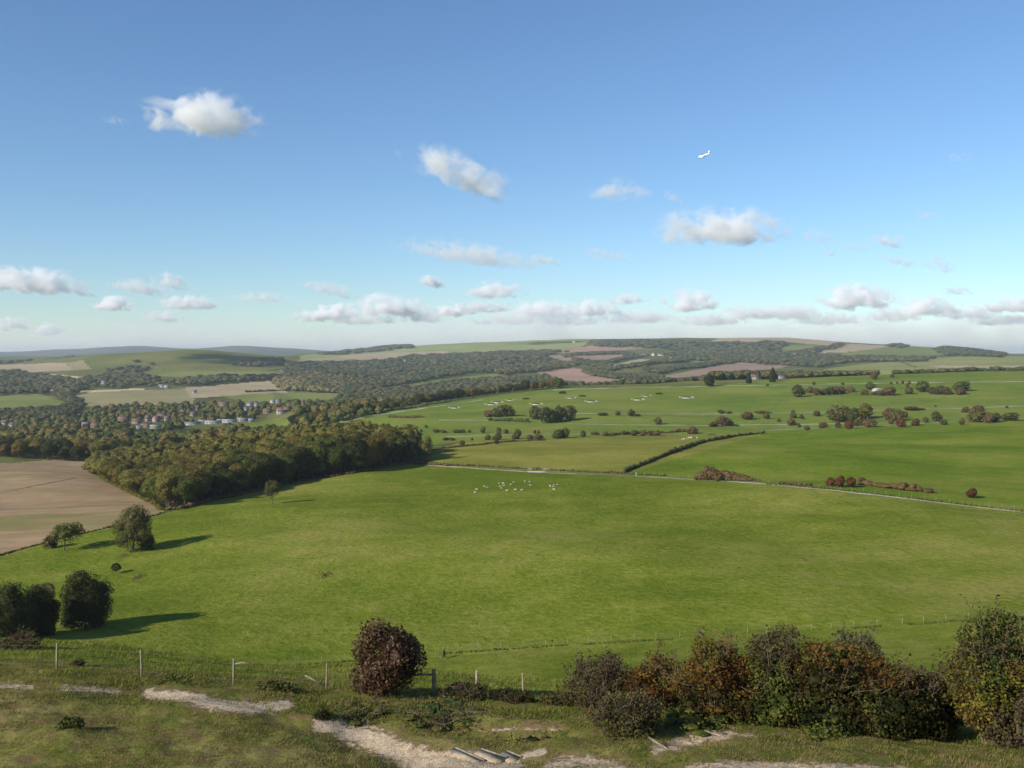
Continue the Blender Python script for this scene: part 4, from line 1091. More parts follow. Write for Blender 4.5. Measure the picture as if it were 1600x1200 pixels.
wood('far_wood', 'trees below the light green field at the left edge', [(-60, 648), (10, 641), (60, 637), (100, 634), (110, 628), (75, 612), (50, 606), (110, 610), (130, 636), (110, 648), (30, 655), (-60, 660)], 1400, 2100, 11, seed=16, protos=MID, sx=.006)
wood('far_wood', 'dark line of trees along the blue ridge on the left', [(-60, 566), (40, 563), (110, 557), (118, 560), (60, 568), (-60, 572)], 3800, 6800, 14, seed=17)
wood('far_wood', 'long dark line of trees on the skyline left of the pale down', [(470, 554), (540, 548), (600, 541), (635, 537), (645, 541), (600, 546), (540, 552), (480, 558)], 5000, 7200, 16, seed=18)
def belt(label, line, hw, seed, dlo=2000, dhi=5200, h=10, **kw):
    up = [(x, y - hw) for x, y in line]; dn = [(x, y + hw) for x, y in line][::-1]
    return wood('tree_belt', label, up + dn, dlo, dhi, h, seed=seed, sx=.0046, sy=.006, **kw)
belt('line of trees under the topmost pinkish field', [(880, 555), (892, 553.5), (930, 551.5), (968, 550.5), (990, 553)], 1.6, 41, 2600)
belt('short line of trees climbing to the farm from the left', [(954, 563.5), (980, 558), (1002, 555)], 1.5, 42, 2500)
belt('line of trees curving below the farm', [(958, 574), (1000, 568), (1030, 563.5), (1070, 562)], 1.7, 43, 2300)
belt('clump of dark trees left of the small tan field', [(898, 562), (930, 568), (955, 574)], 3.2, 44, 2200)
belt('belt of trees along the top of the long brown field', [(1004, 574), (1030, 579), (1060, 573), (1090, 570.5), (1128, 565), (1155, 560.5)], 2.2, 45, 2200)
belt('broad band of trees around the right foot of the domed ploughed field', [(915, 578), (952, 585), (985, 589), (1035, 588)], 3.6, 46, 1900)
wood('far_wood', 'hazy tree line beyond the wide pale field on the right', [(1250, 583), (1300, 574), (1380, 572), (1400, 577), (1330, 583), (1260, 590)], 1500, 2200, 8, seed=20, mat='far_olive')
wood('far_wood', 'hedge trees along the right edge behind the wide pale field', [(1380, 577), (1430, 574), (1500, 570), (1560, 566), (1660, 563), (1660, 580), (1500, 581), (1400, 583)], 1450, 2000, 8, seed=21, keep=.7)
wood('far_wood', 'trees standing at the far edge of the gallops by the dark barn', [(1225, 588), (1260, 583), (1330, 579), (1370, 578), (1370, 583), (1300, 589), (1230, 592)], 1345, 1600, 8, seed=22, mat='far_olive', protos=MID)
wood('far_wood', 'dark grove around the tile roofed house behind the gallops', [(1095, 596), (1110, 586), (1150, 582), (1180, 578), (1205, 584), (1212, 594), (1150, 599)], 1335, 1500, 13, seed=23, protos=MID, sx=.007)

# trees along the left edge of the gallops
def row_of_trees(line, n, hlo, hhi, mats, label, group, dlo, dhi, wide=1.15, jit=5.0, name='broadleaf_tree'):
    L_ = line_at(line, 3.0, dlo, dhi)
    for i in range(n):
        q = L_[int((i + .5) / n * (len(L_) - 1))].copy(); q[0] += random.uniform(-2.5, 2.5); q[1] += random.uniform(-jit, jit); q[2] = g1(q[0], q[1])
        m = mats[(i * 7 + i // 3) % len(mats)]; word = {'wood_dark': 'dark green', 'wood_green': 'mid green', 'wood_rust': 'rust brown', 'wood_olive': 'olive'}[m]
        H = random.uniform(hlo, hhi)
        tree(name, q, H, H / 8.0 * wide * random.uniform(.85, 1.2), random.randrange(7), m, f'{ordw(i)} tree from the left, {word}, in the {label}', group)
row_of_trees([(460, 668), (500, 659), (600, 643), (700, 627), (800, 613), (880, 606)], 50, 10, 15, ['wood_dark', 'wood_olive', 'wood_rust', 'wood_dark', 'wood_green'], 'belt beside the gallops', 'trees in the belt beside the gallops', 880, 1330)

# hedgerows across the far fields: one thing each
def hedgerow(line, h, w, label, dlo, dhi, mat='far_wood', step=None, name='hedgerow', gap=0.0, group=None, prof=None):
    L_ = line_at(line, 2.0, dlo, dhi)
    seg = np.linalg.norm(np.diff(L_[:, :2], axis=0), axis=1); s = np.concatenate([[0], np.cumsum(seg)])
    st = step or w * 0.6
    t = np.arange(0, s[-1], st)
    P = np.stack([np.interp(t, s, L_[:, k]) for k in range(3)], 1)
    r = np.random.default_rng(int(s[-1] * 7) % 9999)
    P[:, :2] += r.normal(size=(len(P), 2)) * w * 0.12
    if gap: P = P[vnoise(t / (w * 6), t * 0, 4) > -1 + gap]
    P[:, 2] = ground(P[:, 0], P[:, 1])
    f_ = np.interp(np.linspace(0, 1, len(P)), np.linspace(0, 1, len(prof)), prof) if prof else 1.0
    H = h * f_ * r.uniform(.6, 1.3, len(P)) * (1 + .3 * vnoise(np.arange(len(P)) / 5.0, P[:, 0] * 0, 3)); W = w * r.uniform(.7, 1.3, len(P)) * (1 if prof is None else np.sqrt(f_))
    v, f = tile(BUSHY, P, H, W, r)
    o = v.mean(0); o[2] = P[:, 2].mean()
    return tag(link(name, mesh_np(name, v - o, f, (LM[mat],)), None, o), label, 'hedge', group)
hedgerow([(385, 613), (440, 610.5), (530, 612.5)], 4, 6, 'long dark hedge along the top of the light green field behind the village', 1700, 2300)
hedgerow([(1380, 560), (1410, 567), (1430, 574)], 2.5, 5, 'faint hedge cutting down through the wide pale field', 1800, 4000, 'far_olive')
hedgerow([(0, 770), (40, 762), (80, 754), (118, 747)], 0.14, 1.4, 'low weedy bank crossing the stubble field', 330, 640, 'far_olive', 1.5)
hedgerow([(-30, 874), (0, 868), (60, 851), (110, 838), (190, 820), (258, 801)], 0.6, 0.9, 'thin dark hedge line between the stubble field and the meadow', 270, 420, 'solitary', 0.8)
hedgerow([(700, 728), (640, 724), (560, 738), (450, 757), (330, 782), (262, 802)], 1.3, 2.5, 'rough weedy margin at the foot of the dense wood', 380, 540, 'brown_bush', 2.0, 'field_margin')
hedgerow([(262, 803), (240, 786), (200, 768), (172, 754), (146, 737)], 1.2, 3.0, 'yellowing margin between the stubble field and the wood', 380, 660, 'yellow_bush', 2.4, 'field_margin')
hedgerow([(975, 739), (1000, 728), (1050, 708), (1100, 691), (1150, 682), (1194, 677)], 1.8, 1.5, 'clipped dark hedge curving uphill between the olive and bright pastures', 430, 830, 'green_bush', 0.7)
hedgerow([(705, 727), (760, 729), (820, 733), (900, 737), (975, 740), (1040, 744)], 0.9, 1.6, 'strip of rough weeds along the far side of the track', 430, 540, 'brown_bush', 1.6, 'weed_strip', 0.35)
hedgerow([(1200, 757), (1290, 764), (1400, 776), (1470, 784), (1600, 800)], 0.6, 1.2, 'sparse weeds along the near side of the track on the right', 320, 420, 'yellow_bush', 1.6, 'weed_strip', 0.5)
hedgerow([(1345, 757), (1400, 764), (1460, 770)], 2.4, 4.0, 'long purplish thicket beside the track on the right', 340, 460, 'brown_bush', .8, 'thicket', 0, None, [.7, .6, .6, .9, 1.3, .9, .3])
hedgerow([(1092, 750), (1110, 748), (1140, 750), (1185, 752)], 3.0, 4.0, 'long dark bramble thicket beside the track, right of the clipped hedge', 400, 470, 'brown_bush', .8, 'thicket', 0, None, [.6, 1.5, 1.25, .95, .8, .7, .3])
hedgerow([(1218, 755), (1270, 759)], 1.0, 2.5, 'low strip of brambles between the long thicket and three red bushes', 370, 450, 'brown_bush', 1.5, 'thicket')
hedgerow([(765, 657), (800, 658), (828, 660)], 2.5, 4.5, 'dull grey green scrub strip below the two round copses on the gallops', 840, 1000, 'green_bush', 2.0, 'thicket')
hedgerow([(610, 652), (640, 653), (664, 652)], 2.0, 4.0, 'purplish scrub strip on the left of the gallops', 850, 1050, 'brown_bush', 2.5, 'thicket', 0.2)
hedgerow([(945, 681), (980, 678), (1030, 677), (1085, 674)], 2.2, 3.5, 'long rust coloured bank of scrub above the olive pasture', 680, 820, 'brown_bush', 2.0, 'thicket', 0.2)
hedgerow([(690, 701), (740, 696), (800, 690), (850, 688)], 1.0, 3.0, 'dark rough bank at the top left of the olive pasture', 600, 780, 'brown_bush', 2.0, 'thicket', 0.15)
# ------------------------------------------------------------------ tracks
def ribbon(line, w, mat, name, label, dlo, dhi, lift=0.06, wob=0.25, cols=4):
    L_ = line_at(line, 2.5, dlo, dhi)
    # even it out along its length
    seg = np.linalg.norm(np.diff(L_[:, :2], axis=0), axis=1); s = np.concatenate([[0], np.cumsum(seg)])
    t = np.linspace(0, s[-1], max(8, int(s[-1] / 4.0)))
    x = np.interp(t, s, L_[:, 0]); y = np.interp(t, s, L_[:, 1])
    k = np.ones(7) / 7
    for arr in (x, y):
        pad = np.concatenate([np.repeat(arr[0], 3) , arr, np.repeat(arr[-1], 3)]); arr[:] = np.convolve(pad, k, 'valid')
    dx = np.gradient(x); dy = np.gradient(y); l = np.hypot(dx, dy) + 1e-9
    nx, ny = -dy / l, dx / l
    V = []
    for c in range(cols + 1):
        u = (c / cols - .5) * w
        ww = u * (1 + wob * vnoise(t / 9, t * 0 + c, 77))
        X = x + nx * ww; Y = y + ny * ww
        V.append(np.stack([X, Y, ground(X, Y) + lift + 0.02 * (1 - abs(c / cols - .5) * 2)], 1))
    n = len(t); V = np.concatenate(V)
    q = [[c * n + i, c * n + i + 1, (c + 1) * n + i + 1, (c + 1) * n + i] for c in range(cols) for i in range(n - 1)]
    return tag(link(name, mesh_np(name, V, [np.array(q)], (mat,), True)), label, kind='structure')
TRK = simple_mat('chalky_track', (0.40, 0.35, 0.26), (0.22, 0.21, 0.10), 0.22, 0.95)
TRK2 = simple_mat('pale_gallop_strip', (0.33, 0.33, 0.23), (0.22, 0.25, 0.14), 0.05, 0.95)
CHK = simple_mat('bare_chalk', (0.72, 0.66, 0.56), (0.55, 0.49, 0.38), 1.5, 0.95)
ribbon([(655, 726), (700, 729), (800, 736), (850, 739), (1000, 744), (1100, 750), (1200, 757), (1300, 766), (1400, 778), (1500, 789), (1600, 800), (1720, 816)], 2.1, TRK, 'track', 'narrow chalky track along the far edge of the sheep meadow', 320, 560)
ribbon([(820, 738), (836, 737), (854, 738)], 4.0, CHK, 'chalk_patch', 'bare white chalk patch beside the field gates on the track', 440, 500, 0.14)
GT = [([(875, 646), (950, 646.5), (1120, 647), (1250, 645), (1364, 642), (1480, 638.5), (1700, 631)], 4.0, 'pale gallop strip just below the row of practice jumps'),
      ([(880, 662), (960, 664), (1100, 665), (1200, 663.5), (1300, 662.5), (1420, 661)], 3.2, 'pale gallop strip below the two round copses'),
      ([(835, 645 + 12), (760, 657), (680, 656)], 2.6, 'faint mown strip on the left of the gallops'),
      ([(690, 683), (800, 679), (890, 678), (1000, 676.5)], 2.6, 'pale strip along the bushes above the olive pasture'),
      ([(1190, 672.5), (1300, 668.5), (1420, 662.5), (1500, 658.5), (1700, 650)], 2.6, 'pale strip along the top of the bright pasture'),
      ([(520, 662), (600, 647), (690, 634), (760, 624)], 5.0, 'pale worn strip along the left edge of the gallops'),
      ([(860, 609.5), (960, 606.5), (1100, 604), (1250, 601), (1400, 598.5), (1700, 595.5)], 7.0, 'pale track along the top of the gallops')]
for ln, w, lb in GT: ribbon(ln, w, TRK2, 'gallop_track', lb, 640, 1400, 0.1, 0.5)

# ------------------------------------------------------------------ bushes of the gallops and the pasture edges
BP = []
for s in range(6):
    r = np.random.default_rng(300 + s)
    lb = lobed(r, 0.5, 1.0, -0.12, 9, 0.5)
    cm = crown_np(r, lb, 420, 0.135, core=0.74, wild=0.8, shell=(0.82, 1.16)).mesh('foliage', LM['green_bush'])
    st = MB()
    for j in range(4):
        a = j * 1.6 + s; st.tube([(0.05 * math.cos(a), 0.05 * math.sin(a), -0.15), (0.14 * math.cos(a), 0.14 * math.sin(a), 0.25), (0.32 * math.cos(a), 0.32 * math.sin(a), 0.62)], [0.035, 0.028, 0.01], 5)
    BP.append((cm, st.mesh('stem', TWIG)))
def bush(q, w, h, mat, label, group, name='bush'):
    root = empty(name, q, random.uniform(0, 6.28)); cm, sm = random.choice(BP)
    root.scale = (w, w * random.uniform(.85, 1.1), h)
    c = link('foliage', cm, root); set_mat(c, LM[mat]); link('stem', sm, root)
    return tag(root, label, 'bush', group)
g, b, rd, yl, ol = 'green_bush', 'brown_bush', 'rust_bush', 'yellow_bush', 'solitary'
cw = {g: 'green', b: 'brown', rd: 'rust red', yl: 'yellow green', ol: 'dull olive'}
c4 = lambda L_: [(1060 + x * .3375, 500 + y * .3375, w * .3375, h * .3375, m) for x, y, w, h, m in L_]
c3 = lambda L_: [(740 + x * .3375, 500 + y * .3375, w * .3375, h * .3375, m) for x, y, w, h, m in L_]
c2 = lambda L_: [(400 + x * .3375, 500 + y * .3375, w * .3375, h * .3375, m) for x, y, w, h, m in L_]
ROWS = [
 ('in the upper gallops row', 900, 1340, c4([(552,355,64,52,ol),(610,338,32,28,b),(640,350,38,32,b),(672,348,40,32,b),(700,347,45,35,g),(728,345,40,36,b),(757,341,38,36,rd),(797,334,42,28,b),(888,322,45,35,g),(862,347,38,24,b),(915,347,40,18,b),(940,350,40,26,b),(978,349,58,36,b),(1067,343,38,34,ol),(1060,318,16,24,b),(1130,334,66,46,g),(1180,342,50,30,b),(1215,344,60,42,ol),(1245,346,45,34,b),(1310,328,72,42,g),(1305,345,50,34,b)])),
 ('beside the strip below the jumps', 820, 1250, c4([(195,434,36,18,b),(235,434,30,12,b),(320,460,62,38,b),(385,432,66,12,g),(408,457,34,32,b),(530,428,16,12,b),(531,454,30,28,ol),(570,458,20,20,b),(640,446,34,26,b),(1332,428,36,26,b),(1388,416,52,22,b),(1075,418,66,18,b),(1120,416,50,8,b),(1190,402,12,8,b),(1520,408,16,10,b)]) + c3([(598,442,50,12,g),(668,442,24,22,ol),(730,446,38,32,ol),(760,446,26,12,g)])),
 ('in the lower gallops row', 700, 1100, c4([(745,470,124,78,ol),(812,474,62,64,g),(866,460,82,68,yl),(790,504,46,44,rd),(833,490,44,32,b),(890,496,60,36,b),(522,488,42,34,b),(560,496,16,14,g),(595,510,28,22,b),(668,500,40,26,b),(738,500,28,30,b),(975,462,60,52,b),(1012,466,62,52,ol),(1046,452,34,32,b),(985,484,28,26,b),(1032,496,48,40,rd),(1097,490,44,32,rd),(1145,476,26,30,ol),(1192,468,52,42,ol),(1225,486,36,22,b),(1315,486,28,30,b),(1385,472,86,58,ol),(1365,440,50,30,b),(1440,476,48,44,b),(1468,472,62,40,g),(1535,466,78,36,g),(205,488,74,42,b),(168,492,40,26,b),(240,490,30,20,b),(155,494,28,16,rd),(465,470,20,14,ol)]) + c3([(855,484,36,34,ol)])),
 ('above the olive pasture', 640, 900, c3([(45,524,26,28,ol),(65,555,30,26,ol),(92,556,20,18,b),(110,556,40,32,ol),(117,527,26,28,ol),(150,528,26,22,b),(203,550,40,42,ol),(187,552,26,18,b),(262,553,36,20,b),(300,554,46,24,b),(390,548,56,40,g),(425,546,48,46,ol),(283,526,14,16,rd),(300,526,16,20,b),(507,542,26,28,ol),(560,532,40,14,b),(610,537,22,20,b),(640,538,30,14,b),(695,532,22,22,ol),(745,537,40,26,b),(787,535,28,26,b),(818,536,30,20,b),(850,536,40,24,b),(1020,527,42,32,b),(1000,528,26,18,rd)]) + c2([(787,499,16,14,g),(955,668,28,22,b),(1114,676,26,16,rd),(880,557,40,14,b),(905,558,34,13,b),(835,520,40,13,b),(865,521,34,12,b),(928,522,36,15,ol),(955,522,30,16,b),(988,522,16,14,ol),(705,518,12,14,ol),(735,518,14,16,ol),(765,518,14,14,b),(1000,558,14,14,ol),(455,464,20,16,b)])),
 ('beside the chalky track', 330, 460, c4([(148,742,74,58,b),(180,745,60,44,b),(706,768,46,36,rd),(752,774,50,52,rd),(800,774,46,42,rd),(850,756,40,26,b),(1362,824,52,44,rd)])),
 ('on the gallops crest', 1000, 1345, c4([(412,307,14,12,b),(628,300,18,14,b),(760,300,14,10,b),(905,275,34,40,b),(985,297,14,12,b),(1013,296,12,12,b),(1038,296,14,16,b),(1068,296,14,16,b),(990,266,20,16,b)]) + c3([(410,340,36,12,g)])),
 ('in the gallops copses', 840, 1150, c3([(70,447,50,32,b),(100,449,44,40,ol),(135,446,64,48,g),(165,445,50,46,ol),(290,458,66,56,ol),(340,476,84,68,g),(372,472,60,52,g),(395,468,62,70,ol),(440,466,74,64,ol)])),
]
for where, dlo, dhi, lst in ROWS:
    cnt = {}
    for (px, py, w, h, m) in sorted(lst):
        q = at(px, py, dlo, dhi); k = q[1] / F
        big = 'large' if w > 17 else 'small' if w < 9.5 else 'middling'
        sh = 'low' if h < w * 0.55 else 'round'
        key = (big, sh, m); n = cnt.get(key, 0); cnt[key] = n + 1
        bush(q, w * k * 1.02, h * k * 1.08, m, f'{ordw(n)} {big} {sh} {cw[m]} bush from the left {where}', f'bushes {where}')

# pointed conifer and single trees
def conifer(px, py, w, h, label, dlo, dhi):
    q = at(px, py, dlo, dhi); k = q[1] / F; H = h * k; R = w * k / 2
    root = empty('conifer', q); r = np.random.default_rng(int(px))
    lb = []
    for i in range(9):
        t = i / 8; z = H * (0.08 + .86 * t); rr = R * (1 - t) ** .5 * (.75 + .25 * min(1, t * 4)) + .3
        for j in range(4 if t < .8 else 1):
            a = j * 1.57 + i * .7; lb.append((math.cos(a) * rr * .4, math.sin(a) * rr * .4, z, rr * .68, rr * .68, H * .13))
    crown_np(r, np.array(lb), 1400, 0.9, core=.85).build('crown', LM['conifer'], root)
    MB().tube([(0, 0, -1), (0, 0, H * .8)], [.4, .1]).build('trunk', BARK, root)
    return tag(root, label, 'tree', 'conifers behind the gallops')
conifer(1207, 597, 12, 24, 'tall pointed dark conifer standing behind the far edge of the gallops', 1200, 1345)
conifer(1170, 599, 10, 17, 'shorter dark conifer left of the pointed one behind the gallops', 1200, 1345)

def single(px, py, w, h, mat, label, name='tree', n=3600, leaf=0.5, seed=0, dlo=180, dhi=620, z0f=0.12, nl=20, lean=0.0, core=0.66, trunk_r=None, shell=(0.72, 1.15), limbs=7, bump=0.36):
    q = at(px, py, dlo, dhi); k = q[1] / F; H = h * k; R = w * k / 2
    root = empty(name, q); r = np.random.default_rng(seed)
    lb = lobed(r, R, H, H * z0f, nl, bump, 0.62); lb[:, 0] += lean * lb[:, 2] / H
    crown_np(r, lb, n, leaf, core=core, wild=.8, shell=shell).build('crown', LM[mat], root)
    trunk_mb(r, H, R, trunk_r or H * 0.022, limbs, lean * .3).build('trunk', BARK, root, True)
    return tag(root, label, 'tree')
single(1108, 604, 17, 20, 'wood_dark', 'broad dark tree at the left end of the grove behind the gallops', seed=31, n=1500, leaf=1.1, dlo=1200, dhi=1345, z0f=-.1, core=.8)
single(425, 787, 27, 38, 'solitary', 'lone small tree with a bare trunk standing out on the meadow before the wood', seed=1, n=1500, leaf=.42, z0f=.22, core=.5)
single(208, 861, 60, 74, 'solitary', 'tall grey green lone tree at the left side of the meadow', seed=2, n=5200, leaf=.42, z0f=-.06, core=.55)
single(231, 859, 24, 26, 'wood_dark', 'small dark tree tucked against the tall grey green lone tree', seed=3, n=900, leaf=.4, z0f=-.15)
single(100, 860, 56, 44, 'wood_green', 'flat topped leaning tree at the edge of the stubble field', seed=4, n=1900, leaf=.42, z0f=.24, lean=1.6, core=.5)
single(80, 856, 24, 22, 'brown_bush', 'low brown tree tucked against the flat topped leaning one', seed=14, n=700, leaf=.4, z0f=-.15)
single(181, 896, 16, 16, 'wood_dark', 'very small round tree alone on the grass below the tall lone tree', seed=5, n=900, leaf=.3, z0f=.2, core=0, dlo=180)
single(132, 980, 84, 90, 'wood_dark', 'large dense dark tree casting a long shadow on the lower meadow', seed=6, n=7500, leaf=.42, z0f=-.18, core=.62, nl=30, bump=.34)
single(62, 992, 60, 80, 'wood_dark', 'dark spreading tree second from the left edge', seed=7, n=5200, leaf=.42, z0f=-.18, core=.75)
single(14, 998, 88, 92, 'wood_dark', 'broad dark spreading tree cut by the left edge', seed=8, n=6000, leaf=.42, z0f=-.18, core=.75)
single(73, 944, 26, 34, 'brown_bush', 'thin brown tree with a pale trunk behind the dark trees on the left', seed=9, n=1100, leaf=.34, z0f=.2, core=0)
single(664, 720, 30, 40, 'solitary', 'pale olive tree standing alone off the right end of the dense wood', seed=10, n=2100, leaf=.5, z0f=-.08, core=.6, dlo=440)
single(640, 722, 30, 42, 'wood_green', 'mid green tree at the right end of the dense wood beside the pale olive one', seed=13, n=1700, leaf=.55, z0f=-.08, core=.7, dlo=440)

# weeds and stones on the meadow
def weed_patch(px, py, w, mat, label, seed, h=0.35, dlo=150, dhi=420, name='weed_patch'):
    q = at(px, py, dlo, dhi); k = q[1] / F; W = w * k; r = np.random.default_rng(seed)
    n = 130; P = np.stack([r.normal(size=n) * W * .27, r.normal(size=n) * W * .6, r.uniform(0.02, h, n)], 1)
    P[:, 2] += ground(P[:, 0] + q[0], P[:, 1] + q[1]) - q[2]
    v = leaf_quads(P, np.tile([0, -.3, 1.0], (n, 1)), 0.5, r, .4, .9)
    return tag(link(name, mesh_np(name, v, [np.arange(len(v)).reshape(-1, 4)], (LM[mat],)), None, q), label, 'plant')
weed_patch(508, 898, 26, 'wood_dark', 'dark patch of nettles out in the meadow left of the middle', 1)
weed_patch(216, 902, 18, 'brown_bush', 'grey brown patch of weeds beside the very small round tree', 2)
weed_patch(195, 868, 20, 'brown_bush', 'brown weeds at the foot of the tall grey green lone tree', 3)

r = np.random.default_rng(44); TP = []
dd = np.sqrt(r.uniform(190**2, 470**2, 900)); tpx = r.uniform(-50, 1650, 900); tx = (tpx - CX) / F * dd
tz = ground(tx, dd); tpy = HY - F * tz / dd
ok = inpoly(tpx, tpy, FIELDS[2][3]) & (vnoise(tx / 35, dd / 35, 51) > -.1)
for x, y, z in zip(tx[ok], dd[ok], tz[ok]):
    m_ = r.integers(5, 12); TP.append(np.stack([x + r.normal(size=m_) * .35, y + r.normal(size=m_) * .35, z + r.uniform(.03, .22, m_)], 1))
TP = np.concatenate(TP); v = leaf_quads(TP, np.tile([0, -.4, 1.0], (len(TP), 1)), .32, r, .35, .9)
tag(link('meadow_tussocks', mesh_np('meadow_tussocks', v, [np.arange(len(v)).reshape(-1, 4)], (LM['wood_dark'],))), 'dark tussocks and thistles dotted over the sheep meadow', kind='stuff')

# ------------------------------------------------------------------ practice jumps
WHT = simple_mat('white_paint', (0.56, 0.55, 0.52), (0.42, 0.41, 0.38), 1.2, 0.6)
BRU = leaf_mat('birch_brush', [(0.020, 0.016, 0.010), (0.034, 0.027, 0.016), (0.05, 0.04, 0.022)], 1.0, trans=0.0)
def jump_proto():
    root = empty('practice_jump')
    r = np.random.default_rng(2)
    b = MB()
    for i in range(26):
        x = -3.9 + i * .312; b.box((x, 0, 0.72 + r.uniform(-.05, .05)), (.33, .85 + r.uniform(-.1, .1), 1.5 + r.uniform(-.14, .14)), 0, (r.uniform(-.06, .06), 0), .7)
    b.build('brush', BRU, root)
    MB().box((0, -.62, .34), (8.2, .16, .62), 0, (-.35, 0)).build('apron_board', WHT, root)
    MB().tube([(-4.1, -1.0, .12), (4.1, -1.0, .12)], .09, 6).build('take_off_rail', WHT, root)
    for s in (-1, 1):
        w = MB(); x0, y0 = s * 4.2, -.2; x1, y1 = s * 7.4, -2.0
        for z in (.55, 1.0, 1.45): w.tube([(x0, y0, z + .25), (x1, y1, z)], .085, 5)
        for t in (0, .33, .66, 1): w.tube([(x0 + (x1 - x0) * t, y0 + (y1 - y0) * t, -.2), (x0 + (x1 - x0) * t, y0 + (y1 - y0) * t, 1.75 - .25 * t)], .075, 5)
        w.build('wing', WHT, root)
    return root
JP = [(710, 638, 1, 'practice jump farthest left on the gallops, standing alone'), (768, 633, 1.15, 'white winged jump behind the left round copse, nearer one of two'), (777, 629.5, 1.1, 'white winged jump behind the left round copse, farther one of two'),
      (797, 626, .85, 'small white jump above and right of the left round copse'), (838, 632.5, 1.15, 'white winged jump right of the left round copse, low on the slope'), (892, 622.5, .95, 'white winged jump above the second round copse, upper one'),
      (924, 628.5, 1.1, 'white winged jump right of the second round copse, lower one'), (997, 625.5, 1.15, 'white winged jump in the middle of the gallops, nearer one of a pair'), (1010, 619.5, .9, 'white winged jump in the middle of the gallops, farther one of a pair'), (1073, 622.5, 1.25, 'white winged jump farthest right on the gallops')]
DJ = [(822, 624, 'dark brush jump without wings left of the middle of the gallops'), (910, 619.5, 'dark brush jump without wings on the crest of the gallops, left one'), (1030, 616, 'dark brush jump without wings on the crest of the gallops, right one')]
jp = jump_proto()
for i, (px, py, s, lb) in enumerate(JP):
    o = jp if i == 0 else copy_tree(jp)
    q = at(px, py, 850, 1320); o.location = q; o.rotation_euler = (0, 0, -.30 + .12 * (i % 3)); o.scale = (s * .85, s * .85, s)
    tag(o, lb, 'jump', 'practice jumps on the gallops')
dj = empty('practice_jump')
for ch in jp.children:
    if ch.name.startswith('brush') or ch.name.startswith('take'):
        c = ch.copy(); COL.objects.link(c); c.parent = dj
for i, (px, py, lb) in enumerate(DJ):
    o = dj if i == 0 else copy_tree(dj)
    o.location = at(px, py, 850, 1320); o.rotation_euler = (0, 0, 2.9); o.scale = (.9, 1.2, 1.1)
    tag(o, lb, 'jump', 'practice jumps on the gallops')
# rounded white shelter among the upper bushes
q = at(1371, 611.5, 950, 1340); m = MB(); a = np.linspace(0, math.pi, 10)
va = np.concatenate([np.stack([np.cos(a) * 4.6, np.full(10, y), np.sin(a) * 3.6], 1) for y in (-4, 4)])
m.add(va, [[i, i + 1, i + 11, i + 10] for i in range(9)]); m.add(np.vstack([va[:10], [0, -4, 0]]), [], [[10, i + 1, i] for i in range(9)]); m.add(np.vstack([va[10:], [0, 4, 0]]), [], [[10, i, i + 1] for i in range(9)])
sh = empty('shelter', q, .2); m.build('canopy', WALLS['white'], sh); MB().box((0, -4.05, 1.1), (2.6, .1, 2.2)).build('door', DOOR, sh)
tag(sh, 'rounded white shelter half hidden among the upper bushes of the gallops', 'shelter')

# ------------------------------------------------------------------ skinned figures
def skin(name, verts, edges, radii, mat, sub=1, parent=None, root=0):
    me = bpy.data.meshes.new(name); me.from_pydata([Vector(v) for v in verts], edges, [])
    o = bpy.data.objects.new(name, me); COL.objects.link(o)
    sm = o.modifiers.new('s', 'SKIN'); ss = o.modifiers.new('u', 'SUBSURF'); ss.levels = sub; ss.render_levels = sub
    if not me.skin_vertices: me.attributes  # layer comes with the modifier
    lay = me.skin_vertices[0].data
    for i, r_ in enumerate(radii):
        lay[i].radius = (r_, r_) if not isinstance(r_, tuple) else r_
    lay[root].use_root = True
    dg = bpy.context.evaluated_depsgraph_get(); dg.update()
    nm = bpy.data.meshes.new_from_object(o.evaluated_get(dg))
    bpy.data.objects.remove(o); bpy.data.meshes.remove(me)
    nm.name = name; nm.materials.clear(); nm.materials.append(mat)
    for p in nm.polygons: p.use_smooth = True
    return link(name, nm, parent)

# sheep
FLC = simple_mat('fleece', (0.52, 0.46, 0.36), (0.40, 0.35, 0.27), 5.0, 0.95)
FCE = simple_mat('sheep_face', (0.42, 0.37, 0.31), (0.30, 0.26, 0.22), 5.0, 0.9)
def sheep(head_down):
    root = empty('sheep')
    hz = .32 if head_down else .95; hx = .98 if head_down else .86
    v = [(-.5, 0, .66), (-.1, 0, .68), (.35, 0, .68), (.58, 0, .76 if not head_down else .62), (hx - .12, 0, hz + .04), (hx + .1, 0, hz - .06),
         (-.42, .16, .45), (-.44, .17, .22), (-.42, .17, .02), (-.42, -.16, .45), (-.44, -.17, .22), (-.42, -.17, .02),
         (.36, .15, .45), (.36, .15, .22), (.36, .15, .02), (.36, -.15, .45), (.36, -.15, .22), (.36, -.15, .02), (-.68, 0, .6)]
    e = [(0, 1), (1, 2), (2, 3), (3, 4), (4, 5), (0, 6), (6, 7), (7, 8), (0, 9), (9, 10), (10, 11), (2, 12), (12, 13), (13, 14), (2, 15), (15, 16), (16, 17), (0, 18)]
    r_ = [.27, .31, .27, .17, .11, .07] + [.10, .05, .04] * 4 + [.06]
    skin('body', v, e, r_, FLC, 1, root, 1)
    f = MB(); f.ell((hx, 0, hz), (.17, .085, .10), 8, 5)
    for s in (-1, 1): f.ell((hx - .12, s * .13, hz + .06), (.04, .09, .03), 6, 4)
    f.build('head', FCE, root, True)
    return root
SH = [(1013,798),(1021,786),(1057,771),(1070,776),(1126,757),(1130,771),(1144,757),(1147,768),(1137,779),(1162,790),(1180,762),(1193,752),(1201,786),(1230,788),(1245,748),(1267,750),(1270,765),(1363,770),(1380,764),(1377,772),(1394,763),(1380,786)]
WHO = ['lower', 'upper'] + ['left', 'right'] + ['']*18
sp = [sheep(True), sheep(False)]
